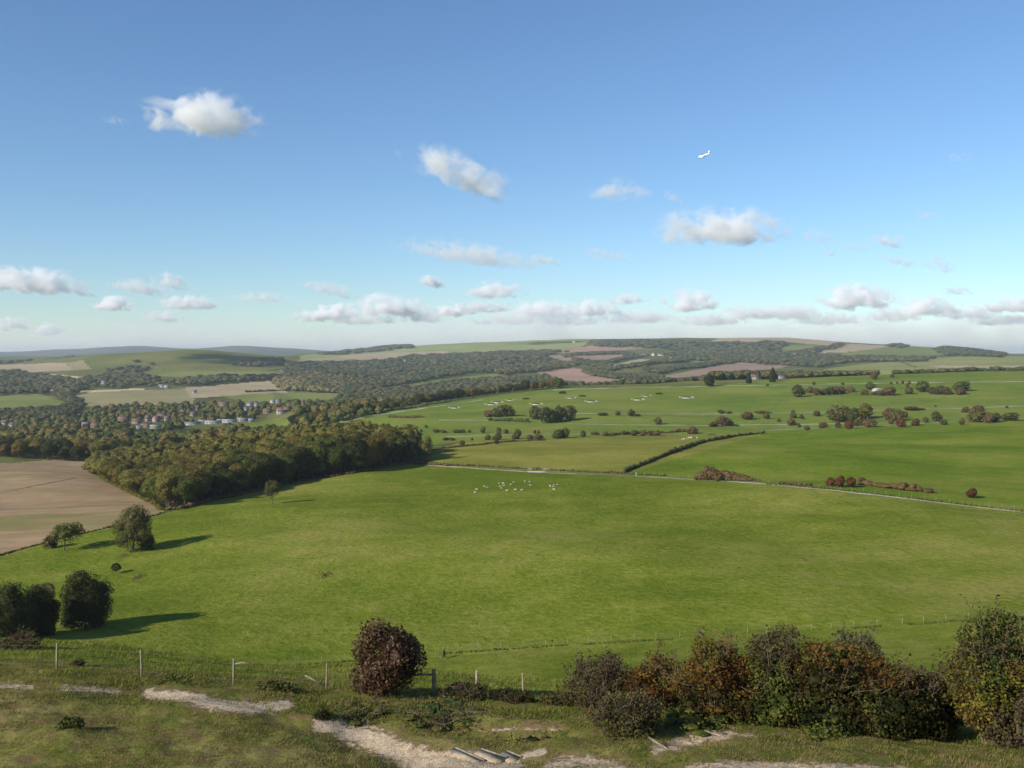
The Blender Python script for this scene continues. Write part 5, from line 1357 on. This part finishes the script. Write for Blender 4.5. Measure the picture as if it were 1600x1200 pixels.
fl = np.array([(400 + x * .3375, 500 + y * .3375 + 1) for x, y in SH])
used = [False, False]
for i, (px, py) in enumerate(fl):
    k = 0 if (i * 7) % 10 < 7 else 1
    o = sp[k] if not used[k] else copy_tree(sp[k]); used[k] = True
    o.location = at(px, py, 300, 470); s = random.uniform(.9, 1.1) * .74; o.scale = (s, s, s); o.rotation_euler = (0, 0, random.choice([0.2, 3.0, -.4, 3.5, .9, 2.4]))
    if i < 2: lb = f'white sheep at the far left of the flock, {["lower", "upper"][i]} of the pair'
    elif i < 4: lb = f'white sheep in the second pair from the left of the flock, {["left", "right"][i - 2]} one'
    elif i < 14: lb = f'white sheep in the middle cluster of the flock, {ordw(i - 4)} from its left' 
    elif i < 17: lb = f'white sheep in the upper group of three right of the middle cluster, {["left", "middle", "lower right"][i - 14]} one'
    else: lb = f'white sheep in the tight cluster at the right end of the flock, {["leftmost", "topmost", "middle", "rightmost", "lowest"][i - 17]} one'
    tag(o, lb, 'sheep', 'sheep grazing on the big meadow')
for i, (x, y) in enumerate([(971, 556), (988, 552), (996, 549), (1006, 549), (1036, 549)]):
    o = copy_tree(sp[i % 2]); o.location = at(740 + x * .3375, 500 + y * .3375 + .5, 560, 830); o.scale = (1.5, 1.5, 1.5); o.rotation_euler = (0, 0, random.uniform(0, 6))
    tag(o, f'tiny distant sheep at the top of the olive pasture, {ordw(i)} from the left', 'sheep', 'distant sheep on the olive pasture')

# walker
q = at(694, 1029, 120, 230)
pr = empty('person', q, 0.35)
CLO = simple_mat('dark_clothes', (0.012, 0.012, 0.013), (0.008, 0.008, 0.008), 6.0, 0.9)
SKN = simple_mat('skin', (0.52, 0.34, 0.26), (0.46, 0.29, 0.22), 6.0, 0.6)
HAIR = simple_mat('dark_hair', (0.03, 0.022, 0.016), (0.02, 0.015, 0.01), 9.0, 0.6)
SHOE = simple_mat('white_shoes', (0.72, 0.72, 0.70), (0.62, 0.62, 0.60), 6.0, 0.6)
# walking towards -x
v = [(0, 0, .95), (-.01, 0, 1.15), (-.03, 0, 1.38), (-.05, 0, 1.50), (-.07, 0, 1.58), (-.08, 0, 1.68),
     (-.03, .19, 1.40), (.06, .23, 1.14), (-.08, .22, .92), (-.12, .22, .84), (-.03, -.19, 1.40), (-.02, -.23, 1.14), (-.16, -.20, .94), (-.20, -.20, .87),
     (-.02, .09, .88), (-.16, .09, .50), (-.22, .09, .10), (-.34, .09, .05), (.02, -.09, .88), (.08, -.09, .50), (.26, -.09, .14), (.16, -.09, .05)]
e = [(0, 1), (1, 2), (2, 3), (3, 4), (4, 5), (2, 6), (6, 7), (7, 8), (8, 9), (2, 10), (10, 11), (11, 12), (12, 13), (0, 14), (14, 15), (15, 16), (16, 17), (0, 18), (18, 19), (19, 20), (20, 21)]
rd_ = [.21, .22, .25, .11, .09, .10, .12, .095, .07, .05, .12, .095, .07, .05, .15, .11, .08, .05, .15, .11, .08, .05]
skin('body', v, e, rd_, CLO, 1, pr)
h = MB(); h.ell((-.10, 0, 1.66), (.085, .078, .115), 12, 8); h.ell((-.185, 0, 1.655), (.018, .015, .022), 6, 4)
for s in (-1, 1): h.ell((-.09, s * .08, 1.66), (.018, .01, .03), 6, 4); h.ell((-.12, s * .20 + .02, .84), (.045, .022, .05), 6, 4)
h.build('head', SKN, pr, True)
hh_ = MB(); hh_.ell((-.075, 0, 1.70), (.10, .092, .095), 12, 8); hh_.build('hair', HAIR, pr, True)
for (x, y) in ((-.31, .09), (.18, -.09)): MB().ell((x, y, .055), (.13, .05, .045), 8, 5).build('shoe', SHOE, pr, True)
pr.scale = (1.15, 1.15, 1.0)
tag(pr, 'person in dark clothes and white shoes walking along the path below the hill', 'person')

# ------------------------------------------------------------------ light aeroplane
dist = 620.0; k = dist / F
ap = empty('light_aeroplane', ((1100 - CX) * k, dist, (HY - 243) * k))
PLW = simple_mat('aircraft_white', (0.82, 0.82, 0.82), (0.78, 0.78, 0.78), .5, 0.3)
fz = MB(); xs = np.array([-3.3, -3.1, -2.6, -1.8, -1.0, 0, 1.2, 2.4, 3.4]); rw = np.array([.18, .38, .50, .56, .60, .56, .40, .24, .12]); zc = np.array([0, 0, .02, .08, .14, .12, .10, .12, .16])
rg = []
for x, r_, z in zip(xs, rw, zc):
    t = np.arange(12) * math.pi / 6; rg.append(np.stack([np.full(12, x), np.cos(t) * r_ * .9, z + np.sin(t) * r_ * 1.05], 1))
rg = np.concatenate(rg); nq = [[i * 12 + j, (i + 1) * 12 + j, (i + 1) * 12 + (j + 1) % 12, i * 12 + (j + 1) % 12] for i in range(8) for j in range(12)]
fz.add(np.vstack([rg, [-3.35, 0, 0], [3.45, 0, .16]]), nq, [[108, j, (j + 1) % 12] for j in range(12)] + [[109, 96 + (j + 1) % 12, 96 + j] for j in range(12)])
fz.build('fuselage', PLW, ap, True)
for s in (-1, 1):
    w = MB(); w.add([[-1.3, s*.4, -.2], [.3, s*.4, -.2], [.15, s*4.8, .15], [-1.0, s*4.8, .15], [-1.3, s*.4, -.02], [.3, s*.4, -.10], [.15, s*4.8, .2], [-1.0, s*4.8, .27]], [[0,1,2,3],[7,6,5,4],[0,4,5,1],[1,5,6,2],[2,6,7,3],[3,7,4,0]])
    w.build('wing', PLW, ap)
    w = MB(); w.add([[2.6, s*.1, .15], [3.5, s*.1, .15], [3.5, s*1.6, .17], [2.95, s*1.6, .17], [2.6, s*.1, .24], [3.5, s*.1, .2], [3.5, s*1.6, .21], [2.95, s*1.6, .23]], [[0,1,2,3],[7,6,5,4],[0,4,5,1],[1,5,6,2],[2,6,7,3],[3,7,4,0]])
    w.build('tailplane', PLW, ap)
w = MB(); w.add([[2.4, -.05, .25], [3.5, -.05, .2], [3.75, -.03, 1.6], [3.2, -.03, 1.6], [2.4, .05, .25], [3.5, .05, .2], [3.75, .03, 1.6], [3.2, .03, 1.6]], [[0,1,2,3],[7,6,5,4],[0,4,5,1],[1,5,6,2],[2,6,7,3],[3,7,4,0]]); w.build('tail_fin', PLW, ap)
MB().ell((-.55, 0, .62), (1.05, .42, .32), 12, 8).build('canopy', GLASS, ap, True)
pp = MB().ell((-3.4, 0, 0), (.22, .16, .16), 8, 6).build('spinner', PLW, ap, True)
MB().box((-3.45, 0, 0), (.05, .14, 1.9), 0, (.6, 0)).build('propeller', DOOR, pp)
for (x, y) in ((-2.2, 0), (-.3, 1.2), (-.3, -1.2)):
    st = MB().tube([(x, y, -.2), (x, y, -.85)], .05, 6).build('landing_gear', PLW, ap)
    MB().ell((x, y, -.95), (.2, .07, .2), 10, 6).build('wheel', DOOR, st, True)
ap.rotation_euler = (math.radians(24), math.radians(-12), math.radians(-32)); ap.scale = (1.15,) * 3
tag(ap, 'small white low wing aeroplane flying left across the blue sky', 'aeroplane')
# ------------------------------------------------------------------ fences
WOOD = simple_mat('weathered_post', (0.33, 0.29, 0.19), (0.21, 0.18, 0.115), 5.0, 0.9, bump=0.5)
WOODP = simple_mat('pale_post', (0.31, 0.27, 0.175), (0.18, 0.155, 0.095), 5.0, 0.9)
WIRE = simple_mat('galvanised_wire', (0.35, 0.35, 0.34), (0.25, 0.25, 0.25), 3.0, 0.5, 0.6)
def post(root, q, h, w, tilt=(0, 0), round_=False, mat=WOOD, seed=0):
    r = random.Random(seed); mb = MB()
    top = np.array([q[0] + tilt[0] * h, q[1] + tilt[1] * h, q[2] + h])
    b = np.array([q[0] - tilt[0] * .3, q[1] - tilt[1] * .3, q[2] - .3])
    n = 8 if round_ else 5
    mid = (b + top) / 2 + np.array([r.uniform(-.012, .012), 0, 0])
    mb.tube([b, mid, top - [0, 0, .02], top], [w / 2, w / 2 * .96, w / 2 * .93, w / 2 * .8], n)
    mb.build('post', mat, root, round_); return top, q
nf = empty('stock_fence'); 
PT = [(-60, 1037, 1.25, .10, (0, 0)), (89, 1048, 1.25, .105, (0, 0)), (221, 1057, 1.25, .105, (-.03, 0)), (365, 1066, 1.25, .10, (0, 0)), (510, 1078, 1.2, .09, (.02, 0)), (678, 1087, 1.22, .20, (0, 0)), (744, 1085, 1.22, .14, (.03, 0)), (818, 1098, 1.22, .11, (-.03, 0)), (986, 1108, 1.2, .085, (-.02, 0)), (1120, 1117, 1.2, .10, (0, 0)), (1260, 1123, 1.2, .10, (0, 0)), (1400, 1128, 1.2, .10, (0, 0)), (1560, 1136, 1.2, .10, (0, 0)), (1720, 1143, 1.2, .10, (0, 0))]
tops = []
for i, (px, py, h, w, t) in enumerate(PT):
    d = float(np.interp(px, [0, 800, 1600], [47, 47, 45])); x = (px - CX) / F * d
    tops.append(post(nf, np.array([x, d, g1(x, d)]), h, w, t, w > .12, WOOD, i))
for z in (.25, .55, .82, 1.1):
    mb = MB()
    for a, b in zip(tops[:-1], tops[1:]):
        pa = a[1] + (a[0] - a[1]) * z / 1.22; pb = b[1] + (b[0] - b[1]) * z / 1.22
        m = (pa + pb) / 2; m[2] = max(m[2] - .03, g1(m[0], m[1]) + z * .9 - .03) if z < .7 else m[2] - .03
        mb.tube([pa, m, pb], .0022, 4, False)
    mb.build('wire', WIRE, nf)
mb = MB()
for a, b in zip(tops[:8], tops[1:9]):
    n = max(2, int(np.linalg.norm(b[1] - a[1]) / .7))
    for i in range(1, n):
        t = i / n; p = a[1] * (1 - t) + b[1] * t; mb.tube([p + [0, 0, .05], p + [0, 0, .78]], .002, 3, False)
ny = mb.build('netting', WIRE, nf); tag(ny, kind='stuff')
# rail and stile beside the thick post
mb = MB(); a = tops[5][0]; mb.tube([(a[0] - 1.9, a[1] + .1, a[2] - .30), (a[0] - .05, a[1], a[2] - .26)], [.055, .055], 7); mb.build('rail', WOODP, nf, True)
tag(nf, 'wire stock fence on weathered posts running behind the hillside crest and reddish bush', 'fence')
# fallen stake
p = at(488, 1070, 40, 60); q2 = (p[0] - .35, p[1], p[2] + .45)
tag(MB().tube([(p[0] + .55, p[1], p[2] - .02), q2], [.045, .035], 6).build('stake', WOODP), 'pale leaning stake in the grass left of the reddish bush', 'stake')
p = at(378, 1045, 60, 150)
tag(MB().tube([(p[0] - .5, p[1], p[2] + .06), (p[0], p[1] + .1, p[2] + .14), (p[0] + .6, p[1], p[2] + .05)], [.05, .06, .03], 7).build('log', WOODP, None, True), 'pale fallen branch in the grass behind the third fence post', 'branch')

def fence_line(line, gap, h, w, mat, label, dlo, dhi, wires=(.4, .75, 1.05), name='field_fence'):
    L_ = line_at(line, 6.0, dlo, dhi); seg = np.linalg.norm(np.diff(L_[:, :2], axis=0), axis=1); s = np.concatenate([[0], np.cumsum(seg)])
    t = np.arange(0, s[-1], gap); root = empty(name); T = []
    for i, u in enumerate(t):
        x = np.interp(u + random.uniform(-.25, .25), s, L_[:, 0]); y = np.interp(u, s, L_[:, 1])
        hh = h * random.uniform(.9, 1.12)
        T.append(post(root, np.array([x, y, g1(x, y)]), hh, w, (random.uniform(-.04, .04), 0), False, mat, i))
    for z in wires:
        mb = MB()
        for a, b in zip(T[:-1], T[1:]): mb.tube([a[1] + [0, 0, z], b[1] + [0, 0, z]], .006, 3, False)
        mb.build('wire', WIRE, root)
    return tag(root, label, 'fence')
L2 = [(395, 1043.5), (440, 1040), (500, 1035), (530, 1033), (600, 1027), (690, 1020), (760, 1015), (850, 1009), (950, 1003), (1050, 997.5), (1150, 991.5), (1260, 985), (1370, 978), (1470, 971), (1600, 963), (1720, 955)]
fence_line(L2, 4.15, 1.2, .11, WOODP, 'long straight fence of pale posts between the rough slope and the meadow', 120, 240)
fence_line([(860, 738.5), (1000, 742.5), (1100, 748), (1200, 755), (1300, 763.5), (1400, 774.5), (1500, 785.5), (1600, 796), (1700, 810)], 4.2, 1.15, .11, WOODP, 'post and wire fence along the far side of the chalky track', 320, 500)
fence_line([(660, 726), (720, 728), (790, 732), (860, 735)], 4.2, 1.2, .14, WOODP, 'short post fence at the foot of the olive pasture, left of the chalk patch', 430, 560)
hedgerow([(x, y + 1.5) for x, y in L2], 0.2, 0.9, 'rough longer grass growing along the foot of the pale post fence', 120, 240, 'grass_tuft', 0.9, 'weed_strip', 0.85)
# gates beside the chalk patch
for (px, w, lb) in [(831, 3.0, 'small pale field gate left of the chalk patch on the track'), (856, 5.2, 'wide pale field gate behind the chalk patch on the track')]:
    q = at(px, 735.5, 430, 520); r_ = empty('field_gate', q, -.1)
    mb = MB()
    for z in (.25, .5, .75, 1.0, 1.2): MB().box((0, 0, z), (w, .07, .12)).build('bar', WOODP, r_)
    for s in (-1, 1): MB().box((s * (w / 2 + .1), 0, .6), (.2, .2, 1.6)).build('gate_post', WOODP, r_)
    tag(r_, lb, 'gate')
q = at(994, 745, 400, 480); r_ = empty('marker_post', q); MB().box((0, 0, .8), (.22, .22, 1.9)).build('post', WHT, r_); MB().box((0, -.14, 1.5), (.55, .05, .4)).build('sign_plate', WHT, r_)
tag(r_, 'white marker post beside the track near the end of the clipped hedge', 'marker post')

# ------------------------------------------------------------------ steps cut in the hillside
BRD = simple_mat('step_board', (0.30, 0.245, 0.17), (0.15, 0.12, 0.08), 4.0, 0.9, bump=0.4)
TRD = simple_mat('chalk_tread', (0.44, 0.35, 0.245), (0.27, 0.205, 0.13), 3.0, 0.95, bump=0.5)
def steps(name, label, segs, depth, rise, tread=True):
    root = empty(name, at(*segs[0][0], 29, 45))
    inv = np.array(root.location)
    for (a, b) in segs:
        A = at(*a, 29, 46); B = at(*b, 29, 46); d = (B - A); d[2] = 0; l = np.linalg.norm(d); u = d / l; n = np.array([u[1], -u[0], 0])
        if n[1] > 0: n = -n
        c = (A + B) / 2; z = max(A[2], B[2])
        mb = MB(); mb.box((c - inv) + [0, 0, z - c[2] - .04], (l, .05 if tread else .035, .18 if tread else .09), math.atan2(u[1], u[0])); st = mb.build('step', BRD, root)
        if not tread: continue
        t = MB(); e = [A + n * .05, B + n * .05, B + n * depth, A + n * depth]
        tv = [p - inv + [0, 0, z - p[2] + .02] if i < 2 else np.array([p[0], p[1], max(g1(p[0], p[1]) + .03, z - .03)]) - inv for i, p in enumerate(e)]
        bv = [v - [0, 0, .5] for v in tv]; t.add(np.array(tv + bv), [[0, 1, 2, 3], [7, 6, 5, 4], [0, 4, 5, 1], [1, 5, 6, 2], [2, 6, 7, 3], [3, 7, 4, 0]]); t.build('tread', TRD, st)
    return tag(root, label, 'steps')
steps('hillside_steps', 'wooden edged chalk steps at the bottom middle of the hillside', [((712, 1169), (757, 1190)), ((752, 1171), (792, 1187)), ((792, 1174), (815, 1183))], .55, .2)
steps('hillside_steps', 'wooden edged steps below the low brown shrub beside the thicket', [((1014, 1164), (1046, 1171)), ((1062, 1158), (1100, 1162)), ((1078, 1152), (1118, 1157)), ((1100, 1146), (1134, 1151))], .5, .18, False)

# ------------------------------------------------------------------ bushes close by
NL = {  # darkest tones lowered so the colour carries the shade inside the bushes
 'copper': leaf_mat('copper_leaves', [(0.036, 0.020, 0.012), (0.084, 0.044, 0.026), (0.119, 0.069, 0.042), (0.150, 0.101, 0.066)], 1.2, obj=0),
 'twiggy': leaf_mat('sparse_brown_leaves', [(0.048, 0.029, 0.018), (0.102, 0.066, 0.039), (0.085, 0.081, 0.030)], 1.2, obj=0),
 'rust': leaf_mat('rust_near_leaves', [(0.055, 0.025, 0.008), (0.129, 0.061, 0.017), (0.156, 0.097, 0.020), (0.081, 0.085, 0.018)], 0.8, obj=0),
 'green': leaf_mat('green_near_leaves', [(0.024, 0.035, 0.008), (0.057, 0.081, 0.017), (0.097, 0.115, 0.024), (0.120, 0.120, 0.028)], 1.0, obj=0),
 'yellow': leaf_mat('yellow_near_leaves', [(0.075, 0.085, 0.016), (0.135, 0.130, 0.020), (0.20, 0.165, 0.026), (0.105, 0.062, 0.02)], 0.9, obj=0),
 'silver': leaf_mat('silver_near_leaves', [(0.085, 0.095, 0.04), (0.13, 0.14, 0.06), (0.10, 0.075, 0.035)], 0.9, obj=0),
 'dark': leaf_mat('shade_dark_near_leaves', [(0.013, 0.017, 0.005), (0.034, 0.037, 0.011), (0.060, 0.038, 0.014)], 1.0, obj=0),
}
def near_bush(px, py, w, h, d, parts, label, seed, twigs=14, name='bush', twig_out=1.12, nl=16):
    """parts: (leaf kind, leaves, leaf size, lowest, highest, spread) fractions of the height"""
    x = (px - CX) / F * d; z = g1(x, d); k = d / F
    H = h * k * .93; R = w * k / 2 * .94
    root = empty(name, (x, d, z)); r = np.random.default_rng(seed)
    mb = MB(); spray = []
    for i in range(twigs):
        a = r.uniform(0, 6.28); u = r.uniform(.25, 1.0); e = R * twig_out * math.sqrt(u) * r.uniform(.65, 1.08)
        zt = H * (twig_out * math.sqrt(max(0, 1 - .75 * u * u)) * r.uniform(.82, 1.06))
        p0 = np.array([math.cos(a) * .12 * R, math.sin(a) * .12 * R, -.2]); p3 = np.array([math.cos(a) * e, math.sin(a) * e, zt])
        p1 = p0 + (p3 - p0) * .35 + [0, 0, H * .12]; p2 = p0 + (p3 - p0) * .7 + [0, 0, H * .1]
        mb.tube([p0, p1, p2, p3], [.05, .035, .016, .005], 5, False)
        for m in range(4):
            t = r.uniform(.45, .95); s = p1 * (1 - t) + p3 * t; dd = r.normal(size=3) * R * .24; dd[2] = abs(dd[2]) * .9
            mb.tube([s, s + dd * .6, s + dd], [.012, .008, .003], 4, False)
            spray.append(s + dd * r.uniform(.3, 1.0, 12)[:, None] + r.normal(size=(12, 3)) * .07)
        spray.append(p2 + (p3 - p2) * r.uniform(.1, .95, 16)[:, None] + r.normal(size=(16, 3)) * .08)
    for j, (lk, n, ls, lo, hi, spread) in enumerate(parts):
        lb = lobed(r, R * spread, H * hi, H * lo - (.15 if lo == 0 else 0), nl, 0.34 + .1 * r.random(), 0.66)
        lb[0, 3:] *= .9
        lb[1:, :3] += r.normal(size=(len(lb) - 1, 3)) * [R * .10, R * .10, H * .05]
        if j: lb[:, 0] += r.uniform(-.25, .25) * R * (1 - spread + .1)
        fm = crown_np(r, lb, n, ls, core=.45 if lk not in ('twiggy', 'silver') else 0, wild=.9, shell=(0.62, 1.24), aspect=.6, floor=-.1)
        if spray and (lk != 'dark' or len(parts) == 1):
            S = np.concatenate(spray[j::len(parts)]); k_ = leaf_quads(S, r.normal(size=S.shape), ls * .9, r, .55, .5); fm.add(k_, np.arange(len(k_)).reshape(-1, 4))
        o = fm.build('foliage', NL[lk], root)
        if len(parts) > 1: o['label'] = {'copper': 'coppery', 'twiggy': 'sparse brown', 'rust': 'rust coloured', 'green': 'green', 'yellow': 'yellowing', 'silver': 'silvery green', 'dark': 'dark'}[lk] + ' leaves of the bush'
    if twigs: mb.build('stem', TWIG, root)
    return tag(root, label, 'plant' if name == 'weed_clump' else 'bush', 'bushes on the near hillside')
near_bush(603, 1091, 104, 112, 46.5, [('copper', 7500, .15, 0, 1.0, 1.0)], 'round coppery brown bush standing alone at the fence left of the thick post', 1, 16, twig_out=1.02)
near_bush(935, 1106, 104, 84, 45.5, [('twiggy', 3400, .12, 0, .98, 1.0)], 'twiggy greyish brown bush at the left end of the thicket', 2, 46)
near_bush(978, 1160, 116, 50, 39.0, [('twiggy', 2300, .12, 0, 1.0, 1.0), ('green', 900, .12, 0, .6, .8)], 'low brown and green shrub in front of the twiggy bush', 3, 26)
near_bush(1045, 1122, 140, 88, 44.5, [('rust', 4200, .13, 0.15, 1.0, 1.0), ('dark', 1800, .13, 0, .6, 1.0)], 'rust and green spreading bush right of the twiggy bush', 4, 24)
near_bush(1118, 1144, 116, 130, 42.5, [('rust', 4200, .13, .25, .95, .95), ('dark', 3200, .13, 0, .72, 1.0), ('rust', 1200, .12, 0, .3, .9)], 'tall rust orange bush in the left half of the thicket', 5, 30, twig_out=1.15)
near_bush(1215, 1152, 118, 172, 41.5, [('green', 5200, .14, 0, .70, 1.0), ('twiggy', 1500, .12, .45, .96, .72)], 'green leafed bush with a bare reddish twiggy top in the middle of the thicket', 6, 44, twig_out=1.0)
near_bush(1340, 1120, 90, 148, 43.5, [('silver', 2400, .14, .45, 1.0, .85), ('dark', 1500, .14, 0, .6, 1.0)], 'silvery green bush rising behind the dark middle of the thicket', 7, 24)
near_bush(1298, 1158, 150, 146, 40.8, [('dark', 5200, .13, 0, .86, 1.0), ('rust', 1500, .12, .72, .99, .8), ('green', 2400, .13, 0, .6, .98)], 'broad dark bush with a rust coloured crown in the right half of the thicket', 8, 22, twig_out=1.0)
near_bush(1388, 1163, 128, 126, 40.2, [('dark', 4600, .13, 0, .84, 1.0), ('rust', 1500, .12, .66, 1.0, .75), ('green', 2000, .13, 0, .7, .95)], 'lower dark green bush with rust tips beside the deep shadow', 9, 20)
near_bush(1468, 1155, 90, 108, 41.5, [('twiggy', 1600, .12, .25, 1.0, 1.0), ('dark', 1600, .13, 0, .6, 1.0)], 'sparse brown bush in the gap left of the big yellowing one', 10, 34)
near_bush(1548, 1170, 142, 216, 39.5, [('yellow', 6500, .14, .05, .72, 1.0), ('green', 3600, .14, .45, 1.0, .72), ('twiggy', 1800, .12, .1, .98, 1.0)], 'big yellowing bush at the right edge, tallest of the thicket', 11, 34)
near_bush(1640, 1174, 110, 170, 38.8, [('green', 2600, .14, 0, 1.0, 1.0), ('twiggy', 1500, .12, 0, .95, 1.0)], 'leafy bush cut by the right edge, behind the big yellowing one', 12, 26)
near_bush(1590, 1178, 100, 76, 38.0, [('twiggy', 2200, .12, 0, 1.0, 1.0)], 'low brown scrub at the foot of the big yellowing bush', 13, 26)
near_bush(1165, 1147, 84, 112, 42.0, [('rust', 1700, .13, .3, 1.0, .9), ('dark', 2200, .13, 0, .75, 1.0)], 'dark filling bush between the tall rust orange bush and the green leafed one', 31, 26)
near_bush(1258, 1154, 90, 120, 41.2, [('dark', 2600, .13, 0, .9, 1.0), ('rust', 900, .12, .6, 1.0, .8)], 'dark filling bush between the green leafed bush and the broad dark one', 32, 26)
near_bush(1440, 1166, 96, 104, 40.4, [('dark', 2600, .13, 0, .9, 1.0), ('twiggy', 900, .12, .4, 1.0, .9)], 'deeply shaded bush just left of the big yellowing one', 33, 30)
near_bush(1010, 1118, 90, 66, 44.8, [('green', 1300, .13, 0, .7, 1.0), ('rust', 1300, .12, .3, 1.0, .9)], 'low mixed green and rust bush between the twiggy and the spreading bush', 34, 22)
near_bush(728, 1106, 84, 19, 46.3, [('dark', 1500, .12, 0, 1.0, 1.0), ('twiggy', 500, .11, 0, 1.0, 1.0)], 'low dark brambles between the thick post and the next post', 14, 14)
near_bush(800, 1113, 76, 10, 46.0, [('dark', 900, .12, 0, 1.0, 1.0)], 'flat dark brambles under the third right hand post', 15, 8)
near_bush(870, 1108, 54, 14, 45.8, [('green', 800, .13, 0, 1.0, 1.0), ('twiggy', 500, .11, 0, 1, 1)], 'low brambles just left of the twiggy greyish brown bush', 16, 12)
near_bush(30, 1037, 64, 18, 56, [('twiggy', 900, .12, 0, 1.0, 1.0)], 'low brown bramble behind the fence at the left edge', 17, 22)
near_bush(112, 1158, 46, 20, 36.5, [('green', 420, .12, 0, 1.0, 1.0)], 'dark green tuft of nettles on the turf at lower left', 18, 0, 'weed_clump')
near_bush(122, 1050, 18, 10, 49, [('twiggy', 160, .10, 0, 1, 1)], 'small dead thistle clump right of the first fence post', 19, 8, 'weed_clump')
near_bush(270, 1072, 66, 12, 44.5, [('green', 500, .12, 0, 1, 1)], 'dark green tussock beside the second fence post', 20, 0, 'weed_clump')
near_bush(430, 1081, 70, 12, 45.0, [('dark', 420, .12, 0, 1, 1), ('green', 200, .12, 0, 1, 1)], 'long dark tussock right of the third fence post', 21, 0, 'weed_clump')
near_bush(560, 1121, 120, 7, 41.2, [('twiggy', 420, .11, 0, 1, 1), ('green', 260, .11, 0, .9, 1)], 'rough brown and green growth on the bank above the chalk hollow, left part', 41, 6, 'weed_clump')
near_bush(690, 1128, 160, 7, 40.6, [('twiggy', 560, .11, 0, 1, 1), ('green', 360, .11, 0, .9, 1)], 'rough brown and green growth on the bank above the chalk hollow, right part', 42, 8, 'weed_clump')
near_bush(835, 1152, 150, 6, 38.2, [('dark', 420, .11, 0, 1, 1), ('green', 260, .11, 0, .9, 1)], 'dark rough grass standing in for shade under the ledge above the lower chalk steps', 43, 4, 'weed_clump')  # dark leaves laid where the ledge lip would throw its shadow
near_bush(503, 1126, 30, 9, 39.9, [('dark', 160, .10, 0, 1, 1)], 'dark tuft standing in for shade at the top end of the chalk hollow', 44, 3, 'weed_clump')  # dark leaves in place of the shadow at the eroded ledge
near_bush(1085, 1141, 150, 16, 40.8, [('green', 620, .12, 0, 1, 1)], 'green weeds along the foot of the tall rust orange bush', 45, 0, 'weed_clump')
near_bush(1290, 1165, 70, 14, 38.6, [('green', 500, .12, 0, 1, 1)], 'grassy tussock in front of the broad dark bush', 22, 0, 'weed_clump')

# ------------------------------------------------------------------ grass standing on the near ground
GRS = leaf_mat('grass_blades', [(0.068, 0.086, 0.014), (0.130, 0.134, 0.026), (0.20, 0.168, 0.055), (0.27, 0.205, 0.09)], 1.1, obj=0, trans=0.3, isw=0.8)
GRT = leaf_mat('tussock_blades', [(0.075, 0.105, 0.014), (0.128, 0.155, 0.022), (0.20, 0.195, 0.045)], 0.2, obj=0, trans=0.3)
def blades(n, dlo, dhi, hlo, hhi, width, seed, mat, name, label, clump=0.8, thin=True, lim=1700):
    r = np.random.default_rng(seed)
    d = np.sqrt(r.uniform(dlo**2, dhi**2, n)); px = r.uniform(-100, lim, n)
    x = (px - CX) / F * d
    keep = vnoise(x / clump, d / clump, 5) + .5 * vnoise(x / clump * 3, d / clump * 3, 6) > -.25 + r.uniform(-.3, .3, n)
    x, d, px = x[keep], d[keep], px[keep]; z = ground(x, d)
    py = HY - F * z / d
    if dlo < 50:
        c = np.zeros(len(x))
        for pts, w, st in CHALK: c = np.maximum(c, st * np.clip(1.25 - segdist(px, py, pts) / w * .62, 0, 1))
        s = c + r.uniform(-.6, .6, len(x)) < .62; x, d, z = x[s], d[s], z[s]
    m = len(x); a = r.uniform(0, 2 * math.pi, m); h = r.uniform(hlo, hhi, m) * (1 + .6 * vnoise(x / 1.7, d / 1.7, 9)); w = width * r.uniform(.6, 1.4, m)
    la = r.normal(size=m) * .5; lx = np.cos(la) * h * r.uniform(.1, .8, m); ly = np.sin(la) * h * .5
    b0 = np.stack([x - np.cos(a) * w, d - np.sin(a) * w, z - .02], 1); b1 = np.stack([x + np.cos(a) * w, d + np.sin(a) * w, z - .02], 1)
    t = np.stack([x + lx, d + ly, z + h], 1)
    v = np.stack([b0, b1, t], 1).reshape(-1, 3)
    tag(link(name, mesh_np(name, v, [np.arange(len(v)).reshape(-1, 3)], (mat,))), label, kind='stuff')
blades(300000, 27, 50, .035, .10, .013, 1, GRS, 'turf_grass', 'short dry grass on the near hillside')
blades(90000, 40, 66, .07, .19, .02, 2, GRT, 'long_grass', 'longer green grass along the near fence', 1.6)
blades(120000, 60, 188, .08, .22, .05, 3, GRT, 'slope_grass', 'rough grass on the slope between the two fences', 2.6)
